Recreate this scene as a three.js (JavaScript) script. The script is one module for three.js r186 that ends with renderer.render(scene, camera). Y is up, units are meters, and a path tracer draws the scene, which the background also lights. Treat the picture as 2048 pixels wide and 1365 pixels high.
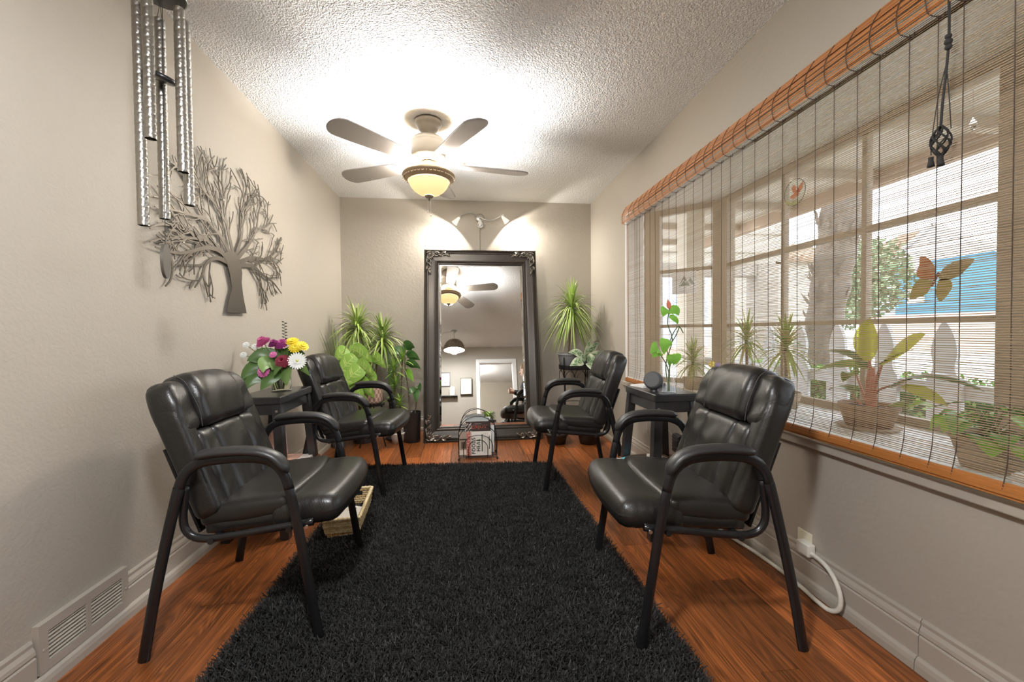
import * as THREE from 'three';
import { RoundedBoxGeometry } from 'three/addons/geometries/RoundedBoxGeometry.js';
import { mergeGeometries, mergeVertices } from 'three/addons/utils/BufferGeometryUtils.js';
import { MarchingCubes } from 'three/addons/objects/MarchingCubes.js';
import { RectAreaLightUniformsLib } from 'three/addons/lights/RectAreaLightUniformsLib.js';

// ---------- camera, sky, sun, exposure ----------
const scene = new THREE.Scene();
const camera = new THREE.PerspectiveCamera(2 * Math.atan(682.5 / 820) * 180 / Math.PI, 2048 / 1365, 0.02, 200);
camera.position.set(0, 1.046, 0);
camera.rotation.order = 'YXZ';
camera.rotation.set(-0.0231, -0.1116, -0.0091);
const renderer = new THREE.WebGLRenderer({ antialias: true });
renderer.toneMapping = THREE.LinearToneMapping;
renderer.toneMappingExposure = 1.08;
renderer.shadowMap.enabled = true;
renderer.shadowMap.type = THREE.PCFSoftShadowMap;
RectAreaLightUniformsLib.init();
scene.background = new THREE.Color(0.82, 0.915, 1.03);
scene.backgroundIntensity = 6.4;
const sun = new THREE.DirectionalLight(0xfff6ea, 2.4);
sun.position.set(9, 14, 2);
sun.target.position.set(3, 0, -3);
sun.castShadow = true;
sun.shadow.radius = 3;
sun.shadow.mapSize.set(2048, 2048);
Object.assign(sun.shadow.camera, { left: -14, right: 14, top: 14, bottom: -14, near: 1, far: 50 });
scene.add(sun, sun.target);

// ---------- helpers ----------
let seed = 12345;
const rnd = () => { seed = (seed * 1664525 + 1013904223) >>> 0; return seed / 4294967296; };
const rr = (a, b) => a + (b - a) * rnd();
const reseed = (s) => { seed = s >>> 0; };
const V = (x, y, z) => new THREE.Vector3(x, y, z);
const PI = Math.PI;
const used = {};
function numbered(name) { const n = used[name] = (used[name] ?? -1) + 1; return n ? name + '_' + String(n).padStart(3, '0') : name; }
function mesh(name, geo, mat, parent) {
  const m = new THREE.Mesh(geo, mat);
  m.name = parent === scene ? numbered(name) : name;
  m.castShadow = m.receiveShadow = true;
  parent.add(m);
  return m;
}
function thing(name, label, category, x = 0, y = 0, z = 0, turn = 0, group) {
  const g = new THREE.Group();
  g.name = numbered(name);
  g.position.set(x, y, z);
  g.rotation.y = turn;
  g.userData = { label, category };
  if (group) g.userData.group = group;
  scene.add(g);
  return g;
}
function tag(o, label, category, group) { o.userData.label = label; o.userData.category = category; if (group) o.userData.group = group; return o; }
function struct(name, geo, mat, parent = scene) { const m = mesh(name, geo, mat, parent); if (parent === scene) m.userData.kind = 'structure'; return m; }
function structGroup(name) { const g = new THREE.Group(); g.name = name; g.userData.kind = 'structure'; scene.add(g); return g; }
function copyOf(src, x, y, z, turn, label, group) {
  const c = src.clone();
  c.name = numbered(src.name.replace(/_\d{3}$/, ''));
  c.position.set(x, y, z); c.rotation.y = turn;
  c.userData = { ...src.userData, label };
  if (group) c.userData.group = group;
  scene.add(c);
  return c;
}
const norm = (g) => { let n = g.index ? g.toNonIndexed() : g; for (const k of Object.keys(n.attributes)) if (!['position', 'normal', 'uv'].includes(k)) n.deleteAttribute(k); if (!n.attributes.uv) n.setAttribute('uv', new THREE.BufferAttribute(new Float32Array(n.attributes.position.count * 2), 2)); return n; };
const merge = (list) => mergeGeometries(list.map(norm), false);
// uv in metres from the position, by the way each face points
function uvBox(geo, scale = 1) {
  const g = norm(geo), p = g.attributes.position, n = g.attributes.normal, uv = g.attributes.uv;
  for (let i = 0; i < p.count; i++) {
    const ax = Math.abs(n.getX(i)), ay = Math.abs(n.getY(i)), az = Math.abs(n.getZ(i));
    let u, v;
    if (ax >= ay && ax >= az) { u = p.getZ(i); v = p.getY(i); } else if (ay >= az) { u = p.getX(i); v = p.getZ(i); } else { u = p.getX(i); v = p.getY(i); }
    uv.setXY(i, u * scale, v * scale);
  }
  return g;
}
const box = (w, h, d, x = 0, y = 0, z = 0) => new THREE.BoxGeometry(w, h, d).translate(x, y, z);
const rbox = (w, h, d, r, x = 0, y = 0, z = 0, s = 2) => new RoundedBoxGeometry(w, h, d, s, r).translate(x, y, z);
const span = (x0, x1, y0, y1, z0, z1) => box(x1 - x0, y1 - y0, z1 - z0, (x0 + x1) / 2, (y0 + y1) / 2, (z0 + z1) / 2);
const cyl = (r0, r1, h, n = 20, x = 0, y = 0, z = 0, open = false) => new THREE.CylinderGeometry(r1, r0, h, n, 1, open).translate(x, y + h / 2, z);
const lathe = (pts, n = 32) => new THREE.LatheGeometry(pts.map((p) => new THREE.Vector2(p[0], p[1])), n);
const ball = (r, x = 0, y = 0, z = 0, n = 12) => new THREE.SphereGeometry(r, n, Math.max(6, n * 0.7 | 0)).translate(x, y, z);
const curve = (pts, closed = false) => new THREE.CatmullRomCurve3(pts.map((p) => (p.isVector3 ? p : V(...p))), closed, 'centripetal');
const tube = (pts, r, seg = 24, rad = 8, closed = false) => new THREE.TubeGeometry(curve(pts, closed), seg, r, rad, closed);
function rod(a, b, r, n = 8, r2 = r) { const A = V(...a), B = V(...b), d = B.clone().sub(A), g = new THREE.CylinderGeometry(r2, r, d.length(), n); g.translate(0, d.length() / 2, 0); g.applyQuaternion(new THREE.Quaternion().setFromUnitVectors(V(0, 1, 0), d.normalize())); return g.translate(...a); }
// tube whose radius follows rf(t)
function taper(pts, rf, seg = 24, rad = 8) {
  const c = curve(pts), fr = c.computeFrenetFrames(seg, false), pos = [], uv = [], idx = [];
  for (let i = 0; i <= seg; i++) {
    const t = i / seg, p = c.getPointAt(t), r = rf(t);
    for (let j = 0; j <= rad; j++) {
      const a = j / rad * 2 * PI, q = p.clone().addScaledVector(fr.normals[i], Math.cos(a) * r).addScaledVector(fr.binormals[i], Math.sin(a) * r);
      pos.push(q.x, q.y, q.z); uv.push(t * c.getLength() , j / rad);
    }
  }
  for (let i = 0; i < seg; i++) for (let j = 0; j < rad; j++) { const a = i * (rad + 1) + j, b = a + rad + 1; idx.push(a, a + 1, b, b, a + 1, b + 1); }
  const g = new THREE.BufferGeometry();
  g.setAttribute('position', new THREE.Float32BufferAttribute(pos, 3)); g.setAttribute('uv', new THREE.Float32BufferAttribute(uv, 2)); g.setIndex(idx); g.computeVertexNormals();
  return g;
}
// sweep of an oval along a path in the local x/y plane at depth z: a = half size in the plane, b = half size across it
function oval(path, z, a, b, seg = 36, rad = 12, sf = () => 1) {
  const c = curve(path.map(([x, y]) => V(x, y, 0))), pos = [], idx = [], uv = [];
  for (let i = 0; i <= seg; i++) {
    const t = i / seg, p = c.getPointAt(t), tg = c.getTangentAt(t), nx = -tg.y, ny = tg.x, s = sf(t);
    for (let j = 0; j <= rad; j++) { const w = j / rad * 2 * PI, u = Math.cos(w) * a * s, v = Math.sin(w) * b * s; pos.push(p.x + nx * u, p.y + ny * u, z + v); uv.push(t * c.getLength(), j / rad * 0.1); }
  }
  for (let i = 0; i < seg; i++) for (let j = 0; j < rad; j++) { const k = i * (rad + 1) + j, l = k + rad + 1; idx.push(k, k + 1, l, l, k + 1, l + 1); }
  for (const i of [0, seg]) { const n = pos.length / 3, p = c.getPointAt(i / seg); pos.push(p.x, p.y, z); uv.push(0, 0); for (let j = 0; j < rad; j++) { const k = i * (rad + 1) + j; if (i) idx.push(n, k, k + 1); else idx.push(n, k + 1, k); } }
  const g = new THREE.BufferGeometry();
  g.setAttribute('position', new THREE.Float32BufferAttribute(pos, 3)); g.setAttribute('uv', new THREE.Float32BufferAttribute(uv, 2)); g.setIndex(idx); g.computeVertexNormals();
  return g;
}
// box with rounded edges and many faces, bent by f(vector)
function softBox(w, h, d, r, nx, ny, nz, f, uvs = 1) {
  let g = new THREE.BoxGeometry(w, h, d, nx, ny, nz);
  g.deleteAttribute('uv'); g.deleteAttribute('normal');
  const p = g.attributes.position, q = V(0, 0, 0), c = V(0, 0, 0);
  for (let i = 0; i < p.count; i++) {
    q.fromBufferAttribute(p, i);
    c.set(THREE.MathUtils.clamp(q.x, -w / 2 + r, w / 2 - r), THREE.MathUtils.clamp(q.y, -h / 2 + r, h / 2 - r), THREE.MathUtils.clamp(q.z, -d / 2 + r, d / 2 - r));
    q.sub(c); if (q.lengthSq() > 1e-12) q.setLength(r); q.add(c);
    p.setXYZ(i, q.x, q.y, q.z);
  }
  g = mergeVertices(g, 1e-5);
  const P = g.attributes.position, uv = [];
  for (let i = 0; i < P.count; i++) {
    q.fromBufferAttribute(P, i);
    uv.push((q.x + q.y * 0.7) * uvs, (q.z + q.y * 0.6) * uvs);
    if (f) { f(q); P.setXYZ(i, q.x, q.y, q.z); }
  }
  g.setAttribute('uv', new THREE.Float32BufferAttribute(uv, 2));
  g.computeVertexNormals();
  return g;
}
// leaf along a bent line p0-p1-p2, half width w, side = direction of the blade's width; cup folds it, prof(t) gives its outline
function leaf(p0, p1, p2, w, side, { seg = 8, prof = (t) => Math.sin(PI * Math.pow(t, 0.75)) , cup = 0.25, wave = 0, across = 2 } = {}) {
  const c = new THREE.QuadraticBezierCurve3(V(...p0), V(...p1), V(...p2)), S0 = V(...side).normalize(), pos = [], uv = [], idx = [], row = across * 2 + 1;
  for (let i = 0; i <= seg; i++) {
    const t = i / seg, p = c.getPoint(t), tg = c.getTangent(t), s = S0.clone().addScaledVector(tg, -S0.dot(tg)).normalize(), n = V(0, 0, 0).crossVectors(s, tg).normalize(), ww = Math.max(0.02, prof(t)) * w;
    for (let j = -across; j <= across; j++) {
      const k = j / across, q = p.clone().addScaledVector(s, k * ww).addScaledVector(n, Math.abs(k) * cup * ww + wave * ww * Math.sin(t * 9 + k * 3) * Math.abs(k));
      pos.push(q.x, q.y, q.z); uv.push(0.5 + k * 0.5, t);
    }
  }
  for (let i = 0; i < seg; i++) for (let j = 0; j < row - 1; j++) { const a = i * row + j, b = a + row; idx.push(a, a + 1, b, b, a + 1, b + 1); }
  const g = new THREE.BufferGeometry();
  g.setAttribute('position', new THREE.Float32BufferAttribute(pos, 3)); g.setAttribute('uv', new THREE.Float32BufferAttribute(uv, 2)); g.setIndex(idx); g.computeVertexNormals();
  return g;
}
// width direction of a leaf that shows its face: across the line a-c, turned by k
const face = (a, c, k = 0.2) => { const dx = c[0] - a[0], dy = c[1] - a[1], l = Math.hypot(dx, dy) || 1; return [-dy / l, dx / l, k]; };
const bladeProf = (t) => Math.min(1, t * 6 + 0.45) * Math.pow(1 - t, 0.55);
const heartProf = (t) => (t < 0.25 ? 0.55 + 0.45 * Math.sin(t / 0.25 * PI / 2) : Math.pow(Math.cos((t - 0.25) / 0.75 * PI / 2), 0.8));

// ---------- textures ----------
function valueNoise(n, seed0) {
  reseed(seed0); const a = new Float32Array(n * n); for (let i = 0; i < a.length; i++) a[i] = rnd();
  return (x, y) => { const xi = Math.floor(x), yi = Math.floor(y), fx = x - xi, fy = y - yi, m = (k) => ((k % n) + n) % n, s = fx * fx * (3 - 2 * fx), t = fy * fy * (3 - 2 * fy), A = a[m(yi) * n + m(xi)], B = a[m(yi) * n + m(xi + 1)], C = a[m(yi + 1) * n + m(xi)], D = a[m(yi + 1) * n + m(xi + 1)]; return (A + (B - A) * s) * (1 - t) + (C + (D - C) * s) * t; };
}
function tex(w, h, fn, srgb = true) {
  const d = new Uint8Array(w * h * 4);
  for (let y = 0; y < h; y++) for (let x = 0; x < w; x++) { const c = fn(x / w, y / h, x, y), i = (y * w + x) * 4; d[i] = Math.max(0, Math.min(255, c[0])); d[i + 1] = Math.max(0, Math.min(255, c[1])); d[i + 2] = Math.max(0, Math.min(255, c[2])); d[i + 3] = 255; }
  const t = new THREE.DataTexture(d, w, h); t.magFilter = THREE.LinearFilter; t.minFilter = THREE.LinearMipmapLinearFilter; t.generateMipmaps = true; t.wrapS = t.wrapT = THREE.RepeatWrapping; if (srgb) t.colorSpace = THREE.SRGBColorSpace; t.needsUpdate = true;
  return t;
}
function canvasTex(w, h, draw) { const c = document.createElement('canvas'); c.width = w; c.height = h; draw(c.getContext('2d'), w, h); const t = new THREE.CanvasTexture(c); t.colorSpace = THREE.SRGBColorSpace; return t; }
const grey = (v) => [v, v, v];
const n64 = valueNoise(64, 7), n128 = valueNoise(128, 8), n32 = valueNoise(32, 9), n16 = valueNoise(16, 10);
const wallBump = tex(512, 512, (u, v) => grey(255 * (0.5 * n64(u * 64, v * 64) + 0.3 * n128(u * 128, v * 128) + 0.2 * n16(u * 16, v * 16))), false);
const popBump = tex(512, 512, (u, v) => { const a = n64(u * 64, v * 64), b = n128(u * 128 + 3, v * 128), c = n32(u * 32, v * 32); return grey(255 * Math.pow(Math.max(0, a * 0.6 + b * 0.55 - 0.15 + c * 0.1), 1.3)); }, false);
const leatherBump = tex(256, 256, (u, v) => grey(255 * (0.6 * n64(u * 64, v * 64) + 0.4 * n128(u * 128, v * 128))), false);
const woodTex = [];
for (let k = 0; k < 6; k++) {
  const na = valueNoise(64, 100 + k), nb = valueNoise(128, 200 + k), tone = [0.98, 0.86, 1.08, 0.92, 1.14, 0.8][k];
  woodTex.push(tex(192, 1024, (u, v) => {
    // long grain with cathedral arches and fine pores
    const warp = na(u * 3 + 5 * k, v * 5) * 1.5 + na(u * 8, v * 14) * 0.28, arch = Math.pow(Math.abs(u - 0.45 - 0.25 * na(1, v * 3 + k)), 1.2) * 8;
    const ring = 0.5 + 0.5 * Math.sin((arch + warp * 3.1 + v * (k % 2 ? 3.0 : -2.4)) * 6.2), fine = nb(u * 90, v * 12), streak = na(u * 26, v * 2.2 + 9);
    let g = 0.24 + 0.22 * Math.pow(ring, 1.3) + 0.34 * streak + 0.30 * (fine - 0.5) + 0.10 * na(u * 60, v * 5); g = Math.max(0, Math.min(1, g));
    return [(62 + 142 * g) * tone, (33 + 86 * g) * tone, (15 + 46 * g) * tone];
  }));
}
const whiteWood = tex(256, 256, (u, v) => { const g = 215 + 30 * n64(u * 6, v * 60) - 50 * Math.pow(n128(u * 24, v * 100), 4); return [g, g, g * 0.985]; });
const stuccoTex = tex(256, 256, (u, v) => { const g = 0.9 + 0.1 * n64(u * 64, v * 64); return [214 * g, 200 * g, 172 * g]; });

// ---------- materials ----------
const std = (rgb, roughness = 0.6, metalness = 0, o = {}) => new THREE.MeshStandardMaterial({ color: new THREE.Color().setRGB(...rgb), roughness, metalness, side: THREE.DoubleSide, ...o });
const phys = (rgb, roughness, o = {}) => new THREE.MeshPhysicalMaterial({ color: new THREE.Color().setRGB(...rgb), roughness, side: THREE.DoubleSide, ...o });
const M = {
  wall: std([0.385, 0.346, 0.288], 0.7, 0, { bumpMap: wallBump, bumpScale: 0.0010 }),
  ceiling: std([0.84, 0.835, 0.82], 0.92, 0, { bumpMap: popBump, bumpScale: 0.007 }),
  trim: std([0.40, 0.36, 0.302], 0.45),
  white: std([0.80, 0.79, 0.76], 0.5),
  planks: woodTex.map((t) => std([1, 1, 1], 0.32, 0, { map: t, bumpMap: t, bumpScale: 0.0004 })),
  leather: phys([0.0125, 0.0115, 0.0102], 0.34, { bumpMap: leatherBump, bumpScale: 0.0004 }),
  stitch: std([0.05, 0.048, 0.045], 0.7),
  blackMetal: std([0.013, 0.013, 0.014], 0.26, 0.2),
  padBlack: phys([0.02, 0.02, 0.02], 0.4),
  blackWood: phys([0.016, 0.016, 0.017], 0.3, { clearcoat: 0.3, clearcoatRoughness: 0.25 }),
  steel: std([0.55, 0.54, 0.51], 0.32, 1),
  bronze: std([0.13, 0.115, 0.095], 0.42, 0.75),
  frameDark: std([0.046, 0.038, 0.030], 0.34, 0.4),
  fanMetal: std([0.24, 0.195, 0.14], 0.42, 0.35),
  mirror: std([0.93, 0.93, 0.92], 0.0, 1),
  glass: phys([1, 1, 1], 0.0, { transmission: 1, thickness: 0, ior: 1.45 }),
  windowBar: std([0.34, 0.275, 0.195], 0.55),
  reed: phys([0.38, 0.27, 0.16], 0.7, { transmission: 0.3, thickness: 0 }),
  bamboo: phys([0.50, 0.19, 0.042], 0.55, { transmission: 0.25, thickness: 0 }),
  bambooDark: phys([0.36, 0.125, 0.026], 0.55, { transmission: 0.25, thickness: 0 }),
  cord: std([0.075, 0.05, 0.035], 0.8),
  cordBlack: std([0.02, 0.018, 0.017], 0.8),
  sill: std([1, 1, 1], 0.6, 0, { map: whiteWood }),
  soil: std([0.035, 0.022, 0.014], 0.95),
  stem: std([0.12, 0.15, 0.05], 0.7),
  bark: std([0.16, 0.12, 0.075], 0.85),
  whitePlastic: std([0.75, 0.73, 0.66], 0.4),
  blackPlastic: std([0.018, 0.018, 0.02], 0.35),
};
const green = (r, g, b, ro = 0.5, tr = 0) => tr ? phys([r, g, b], 0.75, { transmission: tr, thickness: 0 }) : std([r, g, b], ro);
// ---------- the room ----------
const XL = -1.271, XR = 1.376, ZB = -4.406, ZR = 0.70, CH = 2.44, WT = 0.12;
const floor = structGroup('floor');
mesh('subfloor', span(XL - WT, XR + WT, -0.08, -0.0125, ZB - WT, ZR + WT), std([0.05, 0.03, 0.015], 0.9), floor);
{
  const pw = 0.127, pl = 1.215, geos = {};
  const plankGeo = (w, l, k) => { const g = rbox(w - 0.0012, 0.012, l - 0.0012, 0.0012, 0, 0, 0, 1), n = norm(g), p = n.attributes.position, uv = n.attributes.uv; for (let i = 0; i < p.count; i++) uv.setXY(i, p.getX(i) / 0.127 + 0.5, p.getZ(i) / 1.215 + 0.5); return n; };
  reseed(31);
  let row = 0;
  for (let x = XL - 0.01; x < XR + 0.02; x += pw, row++) {
    let z = ZB - 0.02 - ((row * 0.37) % 1) * pl;
    for (; z < ZR + WT; z += pl) {
      const z0 = Math.max(z, ZB - 0.02), z1 = Math.min(z + pl, ZR + WT);
      if (z1 - z0 < 0.03) continue;
      const key = (z1 - z0).toFixed(2), g = geos[key] ??= plankGeo(pw, z1 - z0);
      const m = mesh('plank', g, M.planks[Math.floor(rnd() * 6)], floor);
      m.position.set(x + pw / 2, -0.006, (z0 + z1) / 2);
      if (rnd() < 0.5) m.rotation.y = PI;
    }
  }
}
struct('wall_left', uvBox(span(XL - WT, XL, -0.08, CH + 0.1, ZB - WT, ZR + WT), 2), M.wall);
struct('wall_back', uvBox(span(XL - WT, XR + WT, -0.08, CH + 0.1, ZB - WT, ZB)), M.wall);
const OZ0 = -3.43, OZ1 = -0.62, OY0 = 0.60, OY1 = 2.07;   // the opening of the bay
struct('wall_right', uvBox(merge([span(XR, XR + WT, -0.08, OY0, ZB - WT, ZR + WT), span(XR, XR + WT, OY1, CH + 0.1, ZB - WT, ZR + WT), span(XR, XR + WT, OY0, OY1, ZB - WT, OZ0), span(XR, XR + WT, OY0, OY1, OZ1, ZR + WT)])), M.wall);
const DX0 = 0.285, DX1 = 1.02, DH = 2.08;                 // the doorway behind the camera
struct('wall_rear', uvBox(merge([span(XL - WT, DX0, -0.08, CH + 0.1, ZR, ZR + WT), span(DX1, XR + WT, -0.08, CH + 0.1, ZR, ZR + WT), span(DX0, DX1, DH, CH + 0.1, ZR, ZR + WT)])), M.wall);
struct('ceiling', uvBox(span(XL - WT, XR + WT, CH, CH + 0.12, ZB - WT, ZR + WT), 2.4), M.ceiling);
// door casing
{
  const g = structGroup('trim_1');
  for (const [a, b] of [[DX0 - 0.075, DX0], [DX1, DX1 + 0.075]]) mesh('casing_side', rbox(b - a, DH + 0.075, 0.02, 0.005, (a + b) / 2, (DH + 0.075) / 2, ZR - 0.01), M.white, g);
  mesh('casing_head', rbox(DX1 - DX0, 0.075, 0.02, 0.005, (DX0 + DX1) / 2, DH + 0.0375, ZR - 0.01), M.white, g);
  mesh('jamb', merge([span(DX0, DX0 + 0.012, 0, DH, ZR, ZR + WT), span(DX1 - 0.012, DX1, 0, DH, ZR, ZR + WT), span(DX0, DX1, DH - 0.012, DH, ZR, ZR + WT)]), M.white, g);
}
// the room beyond the doorway
{
  const z0 = ZR + WT, z1 = 4.2, x0 = -1.9, x1 = 2.1;
  struct('floor_hall', span(x0, x1, -0.08, 0, z0, z1), std([0.17, 0.075, 0.03], 0.35));
  struct('wall_hall_far', uvBox(span(x0 - 0.1, x1 + 0.1, -0.08, 2.5, z1, z1 + 0.1)), M.wall);
  struct('wall_hall_left', uvBox(span(x0 - 0.1, x0, -0.08, 2.5, z0, z1)), M.wall);
  struct('wall_hall_right', uvBox(merge([span(x1, x1 + 0.1, -0.08, 0.9, z0, z1), span(x1, x1 + 0.1, 2.05, 2.5, z0, z1), span(x1, x1 + 0.1, 0.9, 2.05, z0, 1.3), span(x1, x1 + 0.1, 0.9, 2.05, 3.3, z1)])), M.wall);
  struct('wall_hall_near', uvBox(merge([span(x0, XL - WT, -0.08, 2.5, z0 - 0.1, z0), span(XR + WT, x1 + 0.1, -0.08, 2.5, z0 - 0.1, z0)])), M.wall);
  struct('ceiling_hall', uvBox(span(x0 - 0.1, x1 + 0.1, CH, CH + 0.12, z0, z1 + 0.1), 1.25), M.ceiling);
  const w = structGroup('window_2');
  mesh('pane', span(x1 + 0.045, x1 + 0.05, 0.9, 2.05, 1.3, 3.3), M.glass, w);
  mesh('window_frame', merge([span(x1, x1 + 0.06, 0.9, 0.95, 1.3, 3.3), span(x1, x1 + 0.06, 2.0, 2.05, 1.3, 3.3), span(x1, x1 + 0.06, 0.9, 2.05, 1.3, 1.35), span(x1, x1 + 0.06, 0.9, 2.05, 3.25, 3.3), span(x1, x1 + 0.06, 0.9, 2.05, 2.28, 2.32)]), M.white, w);
  const lamp = thing('added_hall_lamp', 'added unseen round ceiling lamp brightening the room beyond the doorway', 'lamp', 0.1, CH, 2.6);  // unseen lamp, added so the hall does not go black in the mirror
  mesh('lamp_base', cyl(0.16, 0.17, 0.03, 28, 0, -0.03, 0), M.white, lamp);
  const sh = mesh('lamp_shade', lathe([[0.001, -0.11], [0.06, -0.105], [0.11, -0.08], [0.14, -0.03]], 28), phys([0.9, 0.88, 0.82], 0.5, { emissive: new THREE.Color(1, 0.95, 0.88), emissiveIntensity: 1.2 }), lamp);
  const pl = new THREE.PointLight(0xfffaf2, 7); pl.position.set(0, -0.17, 0); pl.castShadow = true; pl.shadow.radius = 4; lamp.add(pl);
  const shelf = thing('wall_shelf', 'small dark shelf under a trailing plant on the far hall wall', 'shelf', 0.62, 1.28, z1);
  mesh('board', rbox(0.46, 0.03, 0.2, 0.004, 0, -0.015, -0.1), M.blackWood, shelf);
  for (const s of [-1, 1]) mesh('bracket', box(0.02, 0.1, 0.02, s * 0.15, -0.08, -0.012), M.blackWood, shelf);
  const pp = thing('trailing_plant', 'bushy light green plant in a pot on the far hall shelf', 'plant', 0.62, 1.28, z1 - 0.1);
  mesh('pot', lathe([[0.001, 0], [0.055, 0], [0.07, 0.1], [0.062, 0.1], [0.055, 0.08], [0.001, 0.08]], 20), M.white, pp);
  reseed(71); const lm = green(0.30, 0.46, 0.10);
  for (let i = 0; i < 26; i++) { const a = rnd() * 2 * PI, r = rr(0.1, 0.26), y = rr(0.12, 0.3); mesh('leaf', leaf([0, 0.09, 0], [Math.cos(a) * r * 0.6, y + 0.05, Math.sin(a) * r * 0.35], [Math.cos(a) * r, y - 0.07, Math.sin(a) * r * 0.32], 0.035, [-Math.sin(a), 0.2, Math.cos(a)], { prof: heartProf }), lm, pp); }
}
// baseboards
function baseProfile(h, t) { return [[0, 0], [t, 0], [t, h * 0.66], [t * 0.72, h * 0.69], [t * 0.95, h * 0.73], [t * 0.85, h * 0.80], [t * 0.45, h * 0.88], [t * 0.5, h * 0.95], [t * 0.25, h], [0, h]]; }
const shoeProfile = [[0, 0], [0.014, 0], [0.0135, 0.022], [0.010, 0.036], [0.004, 0.043], [0, 0.044]];
function molding(profile, length) { const s = new THREE.Shape(profile.map((p) => new THREE.Vector2(...p))); return new THREE.ExtrudeGeometry(s, { depth: length, bevelEnabled: false }); }   // runs along +z, sticks out to +x
function baseboard(name, mat, runs, place) {
  const g = structGroup(name);
  for (const [a, b] of runs) { const m = mesh('board', molding(baseProfile(0.158, 0.016), b - a), mat, g); place(m, a, b, 0); }
  for (const [a, b] of runs) { const m = mesh('shoe_moulding', molding(shoeProfile, b - a), mat, g); place(m, a, b, 0.016); }
}
baseboard('baseboard_left', M.trim, [[ZB, -1.648], [-1.322, ZR]], (m, a, b, o) => m.position.set(XL + o, 0, a));
{
  const lb = scene.getObjectByName('baseboard_left');
  const m = mesh('shoe_moulding', molding(shoeProfile, 0.326), M.trim, lb); m.position.set(XL + 0.016, 0, -1.648);
}
baseboard('baseboard_right', M.trim, [[ZB, -1.085], [-1.083, ZR]], (m, a, b, o) => { m.position.set(XR - o, 0, b); m.rotation.y = PI; });
baseboard('baseboard_back', M.trim, [[XL, XR]], (m, a, b, o) => { m.position.set(a, 0, ZB + o); m.rotation.y = PI / 2; m.scale.x = -1; });
// floor-level return air grille in the left baseboard
{
  const g = thing('air_vent_grille', 'white slatted return air grille low on the left wall', 'vent', XL, 0, -1.487);
  const W = 0.318, y0 = 0.046, y1 = 0.193, X = 0.019;
  mesh('back_plate', box(0.003, y1 - y0 - 0.01, W - 0.02, 0.003, (y0 + y1) / 2, 0), std([0.02, 0.02, 0.02], 0.9), g);
  const bw = 0.026, fr = [span(0, X, y0, y0 + 0.026, -W / 2, W / 2), span(0, X, y1 - 0.03, y1, -W / 2, W / 2), span(0, X, y0 + 0.026, y1 - 0.03, -W / 2, -W / 2 + bw), span(0, X, y0 + 0.026, y1 - 0.03, W / 2 - bw, W / 2), span(0, X, y0 + 0.026, y1 - 0.03, -0.008, 0.008)];
  mesh('grille_frame', merge(fr), M.trim, g);
  for (const s of [-1, 1]) for (let i = 0; i < 8; i++) { const l = mesh('slat', rbox(0.016, 0.0018, W / 2 - bw - 0.01, 0.0006, 0, 0, 0, 1), M.trim, g); l.position.set(0.0115, y0 + 0.033 + i * 0.0117, s * (0.008 + (W / 2 - bw - 0.008) / 2)); l.rotation.z = -0.75; }
  for (const s of [-1, 1]) { const k = mesh('screw', cyl(0.004, 0.004, 0.003, 10), M.trim, g); k.rotation.z = -PI / 2; k.position.set(X, 0.115, s * (W / 2 - 0.012)); }
}

// ---------- the bay window ----------
const GX = 1.95, C0 = -2.93, C1 = -1.19, SILL = 0.62, HEAD = 2.03;
const bayShape = (x0, dx, e = 0) => { const s = new THREE.Shape(); const k = GX + dx - x0; s.moveTo(x0, C0 - k + dx - e); s.lineTo(GX + dx, C0 + dx * 0.0 - 0.41 * dx); s.lineTo(GX + dx, C1 + 0.41 * dx); s.lineTo(x0, C1 + k - dx + e); return s; };
const bayPoly = (x0, out, y0, y1) => { const k = GX + out - x0, h = out * 0.414, pts = [[x0, C0 - h - k], [GX + out, C0 - h], [GX + out, C1 + h], [x0, C1 + h + k]]; const s = new THREE.Shape(pts.map((p) => new THREE.Vector2(p[0], -p[1]))); const g = new THREE.ExtrudeGeometry(s, { depth: y1 - y0, bevelEnabled: false }); g.rotateX(-PI / 2); g.translate(0, y0, 0); return g; };
const bay = structGroup('window_1');
mesh('window_sill', uvBox(bayPoly(XR + 0.002, 0.05, SILL - 0.05, SILL), 1.4), M.sill, bay);
mesh('bay_ceiling', uvBox(bayPoly(XR + WT, 0.06, HEAD, HEAD + 0.06)), M.white, bay);
mesh('bay_roof', bayPoly(XR + WT, 0.18, HEAD + 0.06, HEAD + 0.35), std([0.40, 0.34, 0.26], 0.8), bay);
mesh('bay_apron', bayPoly(XR + WT, 0.03, -0.2, SILL - 0.05), std([0.55, 0.50, 0.41], 0.85), bay);
mesh('sill_lip', rbox(0.03, 0.036, OZ1 - OZ0 + 0.1, 0.006, XR - 0.009, 0.588, (OZ0 + OZ1) / 2), M.trim, bay);
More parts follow.
